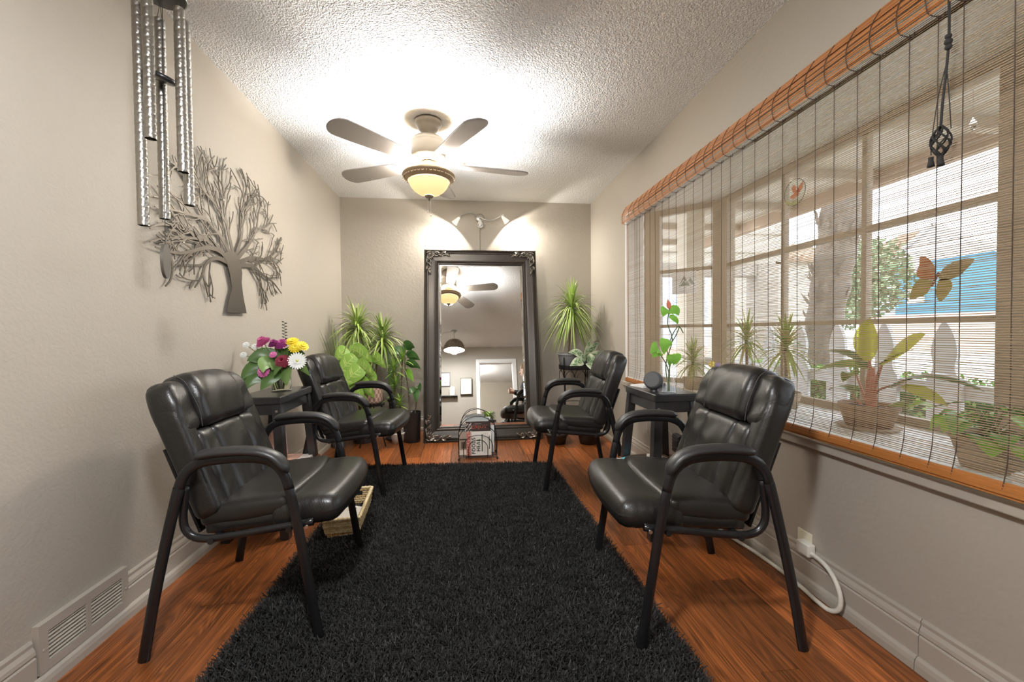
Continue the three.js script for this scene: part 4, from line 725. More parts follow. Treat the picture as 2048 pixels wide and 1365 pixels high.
// on the stool boards
{
  const y = 0.290;
  book('magazine', 'pink covered magazine on the board under the flower vase', 'magazine', 0.22, 0.28, 0.012, [0.62, 0.40, 0.33], fillT('#d9a996', [['', 0.1, 0.1, [0.35, 0.5], '#caa08e', 0], ['', 0.72, 0.0, [0.28, 1], '#efe6de', 0]]), STL[0] + 0.02, y, STL[1] - 0.09, 0.06);
  book('magazine', 'black and white patterned magazine on the flower stool board', 'magazine', 0.16, 0.14, 0.02, [0.2, 0.2, 0.2], (c, w, h) => { c.fillStyle = '#cfc8c0'; c.fillRect(0, 0, w, h); c.fillStyle = '#2a2726'; for (let i = 0; i < 14; i++) { c.save(); c.translate(i * 22, 0); c.rotate(0.3); c.fillRect(0, -20, 10, h * 1.5); c.restore(); } }, STL[0] - 0.05, y, STL[1] + 0.13, 0.1);
  book('booklet', 'brown booklet with white lettered edge on the speaker stool board', 'booklet', 0.20, 0.23, 0.012, [0.10, 0.06, 0.045], (c, w, h) => { c.fillStyle = '#4a352c'; c.fillRect(0, 0, w, h); c.save(); c.translate(w * 0.5, 0); c.rotate(0.5); c.fillStyle = '#ded8d0'; c.fillRect(0, -20, 34, h); c.restore(); c.strokeStyle = '#cfc6bc'; c.lineWidth = 6; c.beginPath(); c.arc(w * 0.82, h * 0.35, 26, 0, 7); c.stroke(); c.fillStyle = '#cfc6bc'; c.font = 'bold 46px serif'; c.fillText('G', w * 0.76, h * 0.41); }, STR[0] + 0.02, y, STR[1] - 0.085, 0.05);
  book('leaflet', 'light blue leaflet on the speaker stool board', 'leaflet', 0.07, 0.17, 0.004, [0.25, 0.55, 0.68], fillT('#6fc0dc', [['', 0.1, 0.2, [0.8, 0.05], '#9ad6ea', 0], ['', 0.1, 0.5, [0.8, 0.05], '#9ad6ea', 0]]), STR[0] - 0.105, y + 0.0125, STR[1] - 0.07, 0.42);
  book('leaflet', 'white leaflet sticking out past the speaker stool', 'leaflet', 0.12, 0.11, 0.003, [0.78, 0.77, 0.74], null, STR[0] - 0.165, y, STR[1] - 0.115, -0.2);
}
{
  const p = thing('paper_bag', 'small pale pink speckled bag standing on the flower stool board', 'bag', STL[0] - 0.06, 0.290, STL[1] - 0.15);
  const pk = canvasTex(128, 128, (c, w, h) => { c.fillStyle = '#dcb6a8'; c.fillRect(0, 0, w, h); reseed(3); for (let i = 0; i < 160; i++) { c.fillStyle = rnd() < 0.5 ? '#c08f80' : '#eed8cc'; c.fillRect(rnd() * w, rnd() * h, 5, 3); } });
  mesh('bag_body', softBox(0.1, 0.17, 0.05, 0.018, 6, 8, 4, (q) => { q.x *= 1 - 0.12 * (q.y / 0.085); }, 9).translate(0, 0.104, 0), std([1, 1, 1], 0.8, 0, { map: pk }), p);
  mesh('handle', tube([[-0.025, 0.185, 0], [-0.02, 0.225, 0], [0.02, 0.225, 0], [0.025, 0.185, 0]], 0.002, 14, 5), M.cord, p);
}
// ---------- woven basket ----------
{
  const g = thing('wicker_basket', 'pale woven seagrass basket holding books beside the left chair leg', 'basket', -0.648, 0.012, -2.325, 0.07);
  const W = 0.175, D = 0.42, Hh = 0.105, rows = 9;
  const straw = [std([0.62, 0.47, 0.25], 0.8), std([0.52, 0.37, 0.18], 0.8), std([0.70, 0.57, 0.34], 0.8)];
  for (let k = 0; k < rows; k++) {
    const t = k / (rows - 1), w = W * (0.86 + 0.14 * t) / 2, d = D * (0.9 + 0.1 * t) / 2, y = 0.008 + t * (Hh - 0.012), pts = [], n = 104, per = 2 * (w + d) * 2, gap = k === 5 || k === 6;
    const P = (s) => { s = ((s % per) + per) % per; if (s < 2 * w) return [-w + s, -d, 0, -1]; s -= 2 * w; if (s < 2 * d) return [w, -d + s, 1, 0]; s -= 2 * d; if (s < 2 * w) return [w - s, d, 0, 1]; s -= 2 * w; return [-w, d - s, -1, 0]; };
    const start = gap ? w + 0.035 : 0, run = gap ? per - 0.07 : per;
    for (let i = 0; i <= n; i++) { const [x, z, nx, nz] = P(start + run * i / n), o = 0.0034 * (i % 2 ? 1 : -1) * (k % 2 ? 1 : -1); pts.push([x + nx * o, y, z + nz * o]); }
    mesh('weave_row', tube(pts, k === rows - 1 ? 0.0082 : 0.0062, n * 3, 6), straw[k % 3], g);
  }
  mesh('basket_floor', box(W * 0.86, 0.006, D * 0.9, 0, 0.004, 0), straw[1], g);
  book('paperback', 'white paperback leaning in the wicker basket', 'book', 0.115, 0.17, 0.018, [0.8, 0.78, 0.73], fillT('#efece6', [['SLIP', 0.15, 0.18, 0.2, '#3c3a36', 0], ['', 0.1, 0.25, [0.5, 0.012], '#8a857c', 0], ['', 0.05, 0.82, [0.9, 0.12], '#caa877', 0]]), -0.648, 0.034, -2.30, -0.45, 0.22);
  book('paperback', 'cream paperback with tan edge at the bottom of the basket', 'book', 0.12, 0.16, 0.02, [0.72, 0.62, 0.45], fillT('#e9dfca', [['RE', 0.2, 0.3, 0.2, '#8c3d50', 0], ['', 0.0, 0.8, [1, 0.2], '#c79a5c', 0]]), -0.655, 0.022, -2.19, 0.25, 0.10);
}
// ---------- wall socket, plug and cable ----------
{
  const p = thing('wall_adapter', 'cream plug adapter box on a wall socket above the right baseboard', 'adapter', XR, 0.0, -1.50);
  mesh('socket_plate', rbox(0.006, 0.09, 0.07, 0.002, -0.003, 0.172, -0.02), std([0.70, 0.66, 0.52], 0.45), p);
  mesh('adapter_body', rbox(0.034, 0.05, 0.062, 0.006, -0.022, 0.160, 0.004), M.whitePlastic, p);
  mesh('cable_boss', cyl(0.008, 0.006, 0.016, 12).rotateX(PI / 2).translate(-0.024, 0.152, 0.034), M.whitePlastic, p);
  const c = mesh('white_cable', tube([[1.352, 0.152, -1.45], [1.345, 0.150, -1.40], [1.335, 0.125, -1.345], [1.330, 0.075, -1.315], [1.325, 0.03, -1.318], [1.318, 0.009, -1.345], [1.315, 0.009, -1.40], [1.325, 0.0085, -1.47], [1.332, 0.0085, -1.6], [1.325, 0.0085, -1.75], [1.30, 0.0085, -1.95], [1.33, 0.0085, -2.3], [1.345, 0.0085, -2.6]], 0.0085, 110, 8), std([0.66, 0.63, 0.55], 0.45), scene);
  tag(c, 'thick white cable looping from the wall adapter along the baseboard', 'cable');
}
{
  const p = thing('power_strip', 'black vented power supply on the wall behind the speaker stool', 'power supply', XR, 0.31, -2.50);
  mesh('case', rbox(0.04, 0.12, 0.09, 0.008, -0.02, 0, 0), M.blackPlastic, p);
  for (let i = 0; i < 5; i++) mesh('fin', rbox(0.008, 0.012, 0.07, 0.002, -0.042, -0.042 + i * 0.021, 0, 1), M.blackPlastic, p);
  const w = mesh('thin_cables', merge([tube([[1.37, 0.60, -2.86], [1.362, 0.45, -2.80], [1.365, 0.30, -2.72], [1.358, 0.10, -2.66], [1.345, 0.012, -2.62]], 0.0022, 30, 5), tube([[1.37, 0.60, -2.95], [1.364, 0.42, -2.84], [1.362, 0.36, -2.62], [1.352, 0.33, -2.55]], 0.0022, 26, 5), tube([[1.37, 0.6, -3.02], [1.366, 0.3, -2.98], [1.355, 0.1, -2.9], [1.345, 0.012, -2.86]], 0.003, 26, 5)]), std([0.55, 0.52, 0.45], 0.5), scene);
  tag(w, 'thin cables running down the wall behind the speaker stool', 'cables');
  const s = thing('wall_outlet', 'white wall outlet plate low behind the speaker stool', 'outlet', XR, 0.36, -2.72);
  mesh('plate', rbox(0.006, 0.115, 0.072, 0.002, -0.003, 0, 0), M.whitePlastic, s);
  mesh('socket', merge([rbox(0.004, 0.03, 0.032, 0.002, -0.007, 0.022, 0), rbox(0.004, 0.03, 0.032, 0.002, -0.007, -0.022, 0)]), std([0.6, 0.58, 0.52], 0.4), s);
}
// ---------- round speaker and papers on the right stool ----------
{
  const e = thing('smart_speaker', 'round charcoal fabric speaker tilted up on the black stool', 'speaker', 0.995, 0.722, -2.085, -0.75);
  const r = 0.047;
  const face = lathe([[0.001, 0.040], [0.036, 0.040], [0.043, 0.037], [r, 0.030], [0.049, 0.018], [r, 0.0], [0.042, -0.014], [0.03, -0.024], [0.001, -0.028]], 40).rotateX(PI / 2 - 0.28).translate(0, 0.053, 0);
  mesh('body', face, std([0.06, 0.062, 0.068], 0.75, 0, { bumpMap: leatherBump, bumpScale: 0.0008 }), e);
  mesh('face_grille', new THREE.CircleGeometry(0.038, 36).rotateX(-0.28).translate(0, 0.053 + 0.0405 * Math.sin(0.28), 0.0407 * Math.cos(0.28)), std([0.10, 0.102, 0.108], 0.9), e);
  mesh('foot', cyl(0.026, 0.022, 0.014, 24, 0, 0, 0.0), M.blackPlastic, e);
  book('notepad', 'white notepad on the far corner of the speaker stool', 'notepad', 0.09, 0.11, 0.008, [0.8, 0.8, 0.78], null, 1.015, 0.722, -2.27, 0.3);
  const b = thing('black_gadget', 'small flat black gadget beside the notepad on the stool', 'gadget', 1.105, 0.722, -2.28, 0.2);
  mesh('case', rbox(0.06, 0.02, 0.085, 0.005, 0, 0.01, 0), M.blackPlastic, b);
  mesh('button', cyl(0.008, 0.008, 0.003, 12, 0, 0.0195, 0.02), M.steel, b);
}
// ---------- plants ----------
const leafTex = (base, spots, n, sd) => canvasTex(128, 128, (c, w, h) => { c.fillStyle = base; c.fillRect(0, 0, w, h); reseed(sd); for (let i = 0; i < n; i++) { c.fillStyle = spots[Math.floor(rnd() * spots.length)]; const s = rnd() < 0.5 ? -1 : 1, y = rnd() * h, e = rr(0.2, 0.5), d = rr(4, 20), t = rr(2, 8); c.globalAlpha = rr(0.45, 1); c.beginPath(); c.moveTo(w / 2, y); c.quadraticCurveTo(w / 2 + s * w * e * 0.5, y + t, w / 2 + s * w * e, y + d); c.quadraticCurveTo(w / 2 + s * w * e * 0.6, y - t * 0.4, w / 2, y - 2); c.fill(); } c.globalAlpha = 1; c.strokeStyle = spots[0]; c.lineWidth = 3; c.beginPath(); c.moveTo(w / 2, 0); c.lineTo(w / 2, h); c.stroke(); });
const G = {
  stripe: std([1, 1, 1], 0.45, 0, { map: canvasTex(64, 64, (c) => { c.fillStyle = '#c9cf86'; c.fillRect(0, 0, 64, 64); c.fillStyle = '#5f8a2c'; c.fillRect(14, 0, 36, 64); c.fillStyle = '#87a848'; c.fillRect(28, 0, 8, 64); }) }),
  lime: std([0.36, 0.50, 0.11], 0.45), limeD: std([0.20, 0.32, 0.06], 0.45), limeP: std([0.52, 0.62, 0.26], 0.45),
  pothos: std([1, 1, 1], 0.38, 0, { map: leafTex('#7da243', ['#bccb80', '#a4be62', '#cfd69c'], 26, 5) }),
  calathea: std([1, 1, 1], 0.35, 0, { map: leafTex('#dfe6cf', ['#4e7a45', '#3f6b3c', '#5b8a50'], 60, 9) }),
  deep: std([0.055, 0.135, 0.035], 0.3), mid: std([0.13, 0.27, 0.06], 0.38), fresh: std([0.21, 0.42, 0.06], 0.4),
};
const polar = (a, r, y) => [Math.cos(a) * r, y, Math.sin(a) * r];
// fountain of blades from a crown
function fountain(p, c, n, len, w, mats, sd, o = {}) {
  reseed(sd);
  for (let i = 0; i < n; i++) {
    const a = i * 2.39996 + rr(-0.3, 0.3), el = (o.low ?? -0.15) + ((o.high ?? 1.45) - (o.low ?? -0.15)) * Math.pow(i / n, 0.8), l = len * rr(0.75, 1.1), out = Math.cos(el), up = Math.sin(el), dr = (o.droop ?? 0.5) * l * Math.cos(el) * rr(0.7, 1.3), y0 = c[1] + (o.rise ?? 0.05) * (i / n);
    const m = [c[0] + Math.cos(a) * out * l * 0.5, y0 + up * l * 0.55 + 0.05 * l, c[2] + Math.sin(a) * out * l * 0.5], t = [c[0] + Math.cos(a) * out * l, y0 + up * l - dr, c[2] + Math.sin(a) * out * l];
    if (o.clip) for (const q of [m, t]) o.clip(q);
    mesh('leaf', leaf([c[0], y0, c[2]], m, t, w * rr(0.8, 1.15), [-Math.sin(a), 0, Math.cos(a)], { seg: 7, across: 1, prof: bladeProf, cup: 0.35 }), mats[i % mats.length], p);
  }
}
const inRoom = (gx, gz) => (q) => { q[0] = Math.max(XL + 0.012 - gx, Math.min(XR - 0.012 - gx, q[0])); q[2] = Math.max(ZB + 0.02 - gz, q[2]); };
const potG = (r0, r1, h, rim = 0.008) => lathe([[0.001, 0], [r0, 0], [r1, h - 0.02], [r1 + rim, h - 0.018], [r1 + rim, h], [r1 - 0.006, h], [r1 - 0.012, h - 0.03], [0.001, h - 0.03]], 32);
// variegated dracaena with two canes, on a black stand
{
  const gx = -0.985, gz = -4.07, p = thing('dracaena', 'tall striped dracaena with two leafy heads in the left corner', 'plant', gx, 0, gz), cl = inRoom(gx, gz);
  mesh('pot', potG(0.10, 0.13, 0.24), std([0.06, 0.06, 0.065], 0.4), p);
  mesh('soil', cyl(0.115, 0.115, 0.01, 24, 0, 0.205, 0), M.soil, p);
  mesh('cane', taper([[-0.03, 0.2, 0], [-0.045, 0.6, 0.02], [-0.05, 1.10, 0.0]], () => 0.014, 20, 8), M.bark, p);
  mesh('cane', taper([[0.04, 0.2, 0], [0.10, 0.6, 0.0], [0.19, 0.98, 0.02]], () => 0.012, 20, 8), M.bark, p);
  fountain(p, [-0.05, 1.05, 0], 130, 0.31, 0.0125, [G.stripe, G.limeP, G.lime, G.stripe], 21, { low: -0.75, high: 1.35, droop: 0.55, rise: 0.08, clip: cl });
  fountain(p, [0.19, 0.94, 0.02], 120, 0.30, 0.012, [G.stripe, G.lime, G.limeP, G.limeD], 22, { low: -0.75, high: 1.35, droop: 0.55, rise: 0.08, clip: cl });
}
// pothos in a pale woven pot on a stand
{
  const gx = -0.86, gz = -3.88, s = thing('plant_stand', 'black metal tripod plant stand under the woven pothos pot', 'plant stand', gx, 0, gz);
  mesh('ring', new THREE.TorusGeometry(0.10, 0.006, 8, 32).rotateX(PI / 2).translate(0, 0.385, 0), M.blackMetal, s);
  mesh('tray', cyl(0.105, 0.105, 0.008, 28, 0, 0.385, 0), M.blackMetal, s);
  for (let i = 0; i < 3; i++) { const a = i * 2.094 + 0.4; mesh('leg', tube([[Math.cos(a) * 0.095, 0.388, Math.sin(a) * 0.095], [Math.cos(a) * 0.085, 0.2, Math.sin(a) * 0.085], [Math.cos(a) * 0.13, 0.006, Math.sin(a) * 0.13]], 0.006, 16, 8), M.blackMetal, s); }
  const p = thing('pothos', 'variegated pothos with broad marbled leaves in a pale woven pot', 'plant', gx, 0.393, gz), cl = inRoom(gx, gz);
  const wv = tex(128, 128, (u, v) => { const k = (Math.sin(u * 2 * PI * 14 + (Math.floor(v * 16) % 2) * PI) * 0.5 + 0.5) * 0.35 + 0.65, g = k * (0.85 + 0.15 * n64(u * 60, v * 60)); return [222 * g, 186 * g, 166 * g]; });
  mesh('pot', lathe([[0.001, 0], [0.07, 0], [0.088, 0.03], [0.095, 0.10], [0.088, 0.17], [0.078, 0.2], [0.07, 0.2], [0.07, 0.18], [0.001, 0.18]], 32), std([1, 1, 1], 0.85, 0, { map: wv }), p);
  reseed(33);
  // [x, y, z of the leaf's middle, length, turn]
  const L = [[-0.25, 0.46, 0.05, 0.17], [-0.19, 0.36, 0.12, 0.19], [-0.06, 0.45, 0.10, 0.19], [-0.13, 0.27, 0.16, 0.2], [-0.02, 0.33, 0.15, 0.16], [0.03, 0.24, 0.12, 0.14], [-0.22, 0.24, 0.1, 0.15], [-0.02, 0.16, 0.14, 0.17], [-0.09, 0.09, 0.15, 0.18], [0.07, 0.39, 0.03, 0.13], [-0.28, 0.33, -0.03, 0.15], [-0.15, 0.48, 0.02, 0.15], [-0.05, 0.02, 0.13, 0.13], [-0.17, 0.14, 0.12, 0.14]];
  L.forEach(([x, y, z, l], i) => {
    const a = rr(-0.8, 0.8) + (x < -0.1 ? 2.6 : 0.5), dx = Math.cos(a) * l * 0.5, dy = -l * rr(0.25, 0.5);
    const b0 = [x - dx, y - dy, z], b2 = [x + dx, y + dy, z + 0.03]; cl(b0); cl(b2);
    mesh('leaf', leaf(b0, [x, y + 0.03, z + 0.05], b2, l * 0.40, face(b0, b2, 0.25), { prof: heartProf, across: 3, seg: 9, cup: 0.15, wave: 0.05 }), G.pothos, p);
    mesh('stem', tube([[0, 0.17, 0], [x * 0.5, 0.17 + (y - 0.1) * 0.6, z * 0.6], b0], 0.0028, 12, 5), M.stem, p);
  });
}
// tall clear vase with cut stems in the corner
{
  const p = thing('glass_cylinder_vase', 'tall clear glass cylinder vase among the corner plants', 'vase', -0.73, 0.0, -4.12);
  mesh('glass_wall', lathe([[0.001, 0.40], [0.05, 0.40], [0.052, 0.42], [0.052, 0.86], [0.049, 0.86], [0.049, 0.42], [0.001, 0.412]], 28), M.glass, p);
  mesh('pedestal', lathe([[0.001, 0], [0.07, 0], [0.07, 0.02], [0.03, 0.05], [0.03, 0.36], [0.06, 0.395], [0.001, 0.40]], 24), M.blackWood, p);
  const sp = thing('cut_stems', 'bundle of grassy green stems standing in the glass cylinder vase', 'stems', -0.73, 0.415, -4.12);
  reseed(41); for (let i = 0; i < 9; i++) { const a = i * 0.7; mesh('stem', tube([[Math.cos(a) * 0.02, 0, Math.sin(a) * 0.02], [Math.cos(a) * 0.03, 0.25, Math.sin(a) * 0.03], [Math.cos(a) * 0.07, 0.5 + rr(-0.05, 0.05), Math.sin(a) * 0.06]], 0.003, 12, 5), G.fresh, sp); }
}
// thin dark grasses by the left wall
{
  const p = thing('grass_plant', 'thin wispy grass in a pot against the left wall corner', 'plant', -1.17, 0, -3.90), cl = inRoom(-1.17, -3.90);
  mesh('pot', potG(0.055, 0.07, 0.62), std([0.10, 0.10, 0.10], 0.5), p);
  fountain(p, [0, 0.60, 0], 26, 0.60, 0.005, [G.limeD, G.lime, std([0.10, 0.14, 0.06], 0.5)], 51, { low: 1.0, high: 1.5, droop: 0.25, rise: 0, clip: cl });
}
// compact dracaena with rosettes in a white pot
{
  const gx = -0.655, gz = -3.985, p = thing('lucky_bamboo', 'green rosette-leaved bamboo plant in a small white pot', 'plant', gx, 0, gz);
  mesh('pot', potG(0.055, 0.065, 0.10), std([0.66, 0.63, 0.57], 0.5), p);
  mesh('soil', cyl(0.055, 0.055, 0.01, 20, 0, 0.065, 0), M.soil, p);
  const heads = [[0.055, 0.78, 0.02, 0.15], [-0.02, 0.68, 0.05, 0.15], [0.0, 0.55, 0.06, 0.14], [-0.05, 0.44, 0.03, 0.12], [0.03, 0.36, 0.07, 0.11]];
  heads.forEach(([x, y, z, l], i) => { mesh('cane', taper([[x * 0.3, 0.07, z * 0.3], [x * 0.6, y * 0.5, z * 0.6], [x, y, z]], () => 0.006, 12, 6), i % 2 ? M.stem : M.bark, p); fountain(p, [x, y - 0.02, z], 22, l, 0.012, [G.fresh, G.mid, G.fresh, G.lime], 60 + i, { low: -0.2, high: 1.3, droop: 0.25, rise: 0.06 }); });
}
// rubber plant in black pot
{
  const p = thing('rubber_plant', 'dark leaved rubber plant in a tall black cylinder pot beside the mirror', 'plant', -0.525, 0, -4.0);
  mesh('pot', lathe([[0.001, 0], [0.076, 0], [0.086, 0.285], [0.082, 0.285], [0.078, 0.25], [0.001, 0.25]], 36), std([0.02, 0.018, 0.018], 0.28), p);
  mesh('soil', cyl(0.077, 0.077, 0.006, 24, 0, 0.245, 0), M.soil, p);
  mesh('trunk', taper([[-0.02, 0.25, 0], [-0.03, 0.5, 0.0], [-0.055, 0.70, 0.01], [-0.05, 0.9, 0.0]], (t) => 0.008 - 0.004 * t, 18, 7), M.bark, p);
  mesh('trunk', taper([[0.03, 0.25, 0], [0.045, 0.4, 0.01], [0.05, 0.52, 0.0]], () => 0.006, 12, 7), M.bark, p);
  const L = [[[-0.05, 0.88, 0], [-0.02, 0.95, 0.04], [0.045, 0.90, 0.06], 0.06], [[-0.05, 0.84, 0], [0.02, 0.84, 0.05], [0.09, 0.78, 0.05], 0.05], [[-0.05, 0.74, 0], [0.02, 0.77, 0.04], [0.095, 0.70, 0.05], 0.045], [[-0.05, 0.86, 0], [-0.12, 0.92, 0.03], [-0.16, 0.82, 0.05], 0.05], [[-0.05, 0.70, 0], [0.0, 0.66, 0.07], [0.03, 0.58, 0.10], 0.035], [[0.05, 0.52, 0], [0.075, 0.56, 0.03], [0.09, 0.48, 0.05], 0.035], [[0.05, 0.51, 0], [0.04, 0.46, 0.06], [0.055, 0.38, 0.07], 0.032], [[0.05, 0.50, 0], [0.01, 0.53, 0.04], [-0.02, 0.45, 0.06], 0.03]];
  L.forEach(([a, b, c, w], i) => mesh('leaf', leaf(a, b, c, w, face(a, c, 0.4), { across: 3, seg: 9, cup: 0.12 }), i === 4 ? G.fresh : G.deep, p));
}
// spiky plant, grey pot, calathea, stand at the right of the mirror
{
  const gx = 1.115, gz = -4.12, s = thing('wire_plant_stand', 'black scrolled wire plant stand in the right corner', 'plant stand', gx, 0, gz);
  mesh('tray', lathe([[0.001, 0.655], [0.165, 0.655], [0.17, 0.66], [0.17, 0.70], [0.165, 0.70], [0.162, 0.664], [0.001, 0.664]], 36), M.blackMetal, s);
  for (let i = 0; i < 4; i++) { const a = i * PI / 2 + PI / 4 + 0.2; mesh('leg', tube([[Math.cos(a) * 0.168, 0.78, Math.sin(a) * 0.168], [Math.cos(a) * 0.165, 0.66, Math.sin(a) * 0.165], [Math.cos(a) * 0.15, 0.4, Math.sin(a) * 0.15], [Math.cos(a) * 0.17, 0.006, Math.sin(a) * 0.17]], 0.0055, 22, 7), M.blackMetal, s); }
  const arcs = []; for (let i = 0; i < 8; i++) { const a = i / 8 * 2 * PI + 0.2, b = a + PI / 4, m = (a + b) / 2, r = 0.162; arcs.push(tube([[Math.cos(a) * r, 0.55, Math.sin(a) * r], [Math.cos(a + 0.15) * r, 0.615, Math.sin(a + 0.15) * r], [Math.cos(m) * r, 0.645, Math.sin(m) * r], [Math.cos(b - 0.15) * r, 0.615, Math.sin(b - 0.15) * r], [Math.cos(b) * r, 0.55, Math.sin(b) * r]], 0.0032, 16, 5)); }
  mesh('scrollwork', merge(arcs), M.blackMetal, s);
  mesh('lower_ring', new THREE.TorusGeometry(0.148, 0.004, 6, 36).rotateX(PI / 2).translate(0, 0.30, 0), M.blackMetal, s);
  const p = thing('spiky_dracaena', 'pale green spiky fountain dracaena in a grey pot on the wire stand', 'plant', gx - 0.07, 0.664, gz), cl = inRoom(gx - 0.07, gz);
  mesh('pot', potG(0.085, 0.105, 0.155, 0.012), std([0.23, 0.235, 0.24], 0.55), p);
  mesh('soil', cyl(0.09, 0.09, 0.006, 24, 0, 0.126, 0), M.soil, p);
  mesh('trunk', taper([[0, 0.12, 0], [0.01, 0.35, 0], [0.03, 0.58, 0]], () => 0.012, 14, 8), M.bark, p);
  fountain(p, [0.03, 0.56, 0.02], 260, 0.35, 0.0075, [G.lime, G.limeP, G.lime, G.limeD, std([0.42, 0.58, 0.14], 0.45)], 81, { low: -1.0, high: 1.45, droop: 0.75, rise: 0.08, clip: cl });
  const c = thing('calathea', 'white and green striped broad-leaved plant in front of the grey pot', 'plant', gx + 0.078, 0.664, gz + 0.098);
  mesh('pot', potG(0.042, 0.048, 0.08, 0.004), M.blackPlastic, c);
  const L = [[[0, 0.09, 0], [-0.08, 0.20, 0.05], [-0.19, 0.17, 0.06], 0.045], [[0, 0.09, 0], [0.07, 0.24, 0.03], [0.14, 0.26, 0.04], 0.05], [[0, 0.09, 0], [0.0, 0.12, 0.1], [0.09, 0.06, 0.17], 0.06], [[0, 0.08, 0], [-0.1, 0.1, 0.1], [-0.19, 0.04, 0.12], 0.05], [[0, 0.08, 0], [0.1, 0.16, 0.06], [0.18, 0.16, 0.05], 0.05], [[0, 0.09, 0], [-0.03, 0.17, 0.1], [-0.05, 0.10, 0.18], 0.05], [[0, 0.08, 0], [0.05, 0.05, 0.14], [0.02, -0.02, 0.2], 0.04], [[0, 0.09, 0], [0.03, 0.22, 0.05], [0.05, 0.30, 0.02], 0.045]];
  L.forEach(([a, b, d, w]) => mesh('leaf', leaf(a, b, d, w, face(a, d, 0.55), { across: 3, seg: 9, cup: 0.1 }), G.calathea, c));
  for (const [x, z, r, h, lb] of [[0.83, -3.74, 0.10, 0.10, 'wide low black pot on the floor beside the mirror'], [1.12, -3.70, 0.095, 0.11, 'round black pot on the floor under the wire plant stand']]) { const q = thing('floor_pot', lb, 'pot', x, 0, z); mesh('pot', potG(r * 0.8, r, h), std([0.02, 0.017, 0.016], 0.35), q); mesh('soil', cyl(r * 0.85, r * 0.85, 0.006, 20, 0, h - 0.026, 0), M.soil, q); }
}
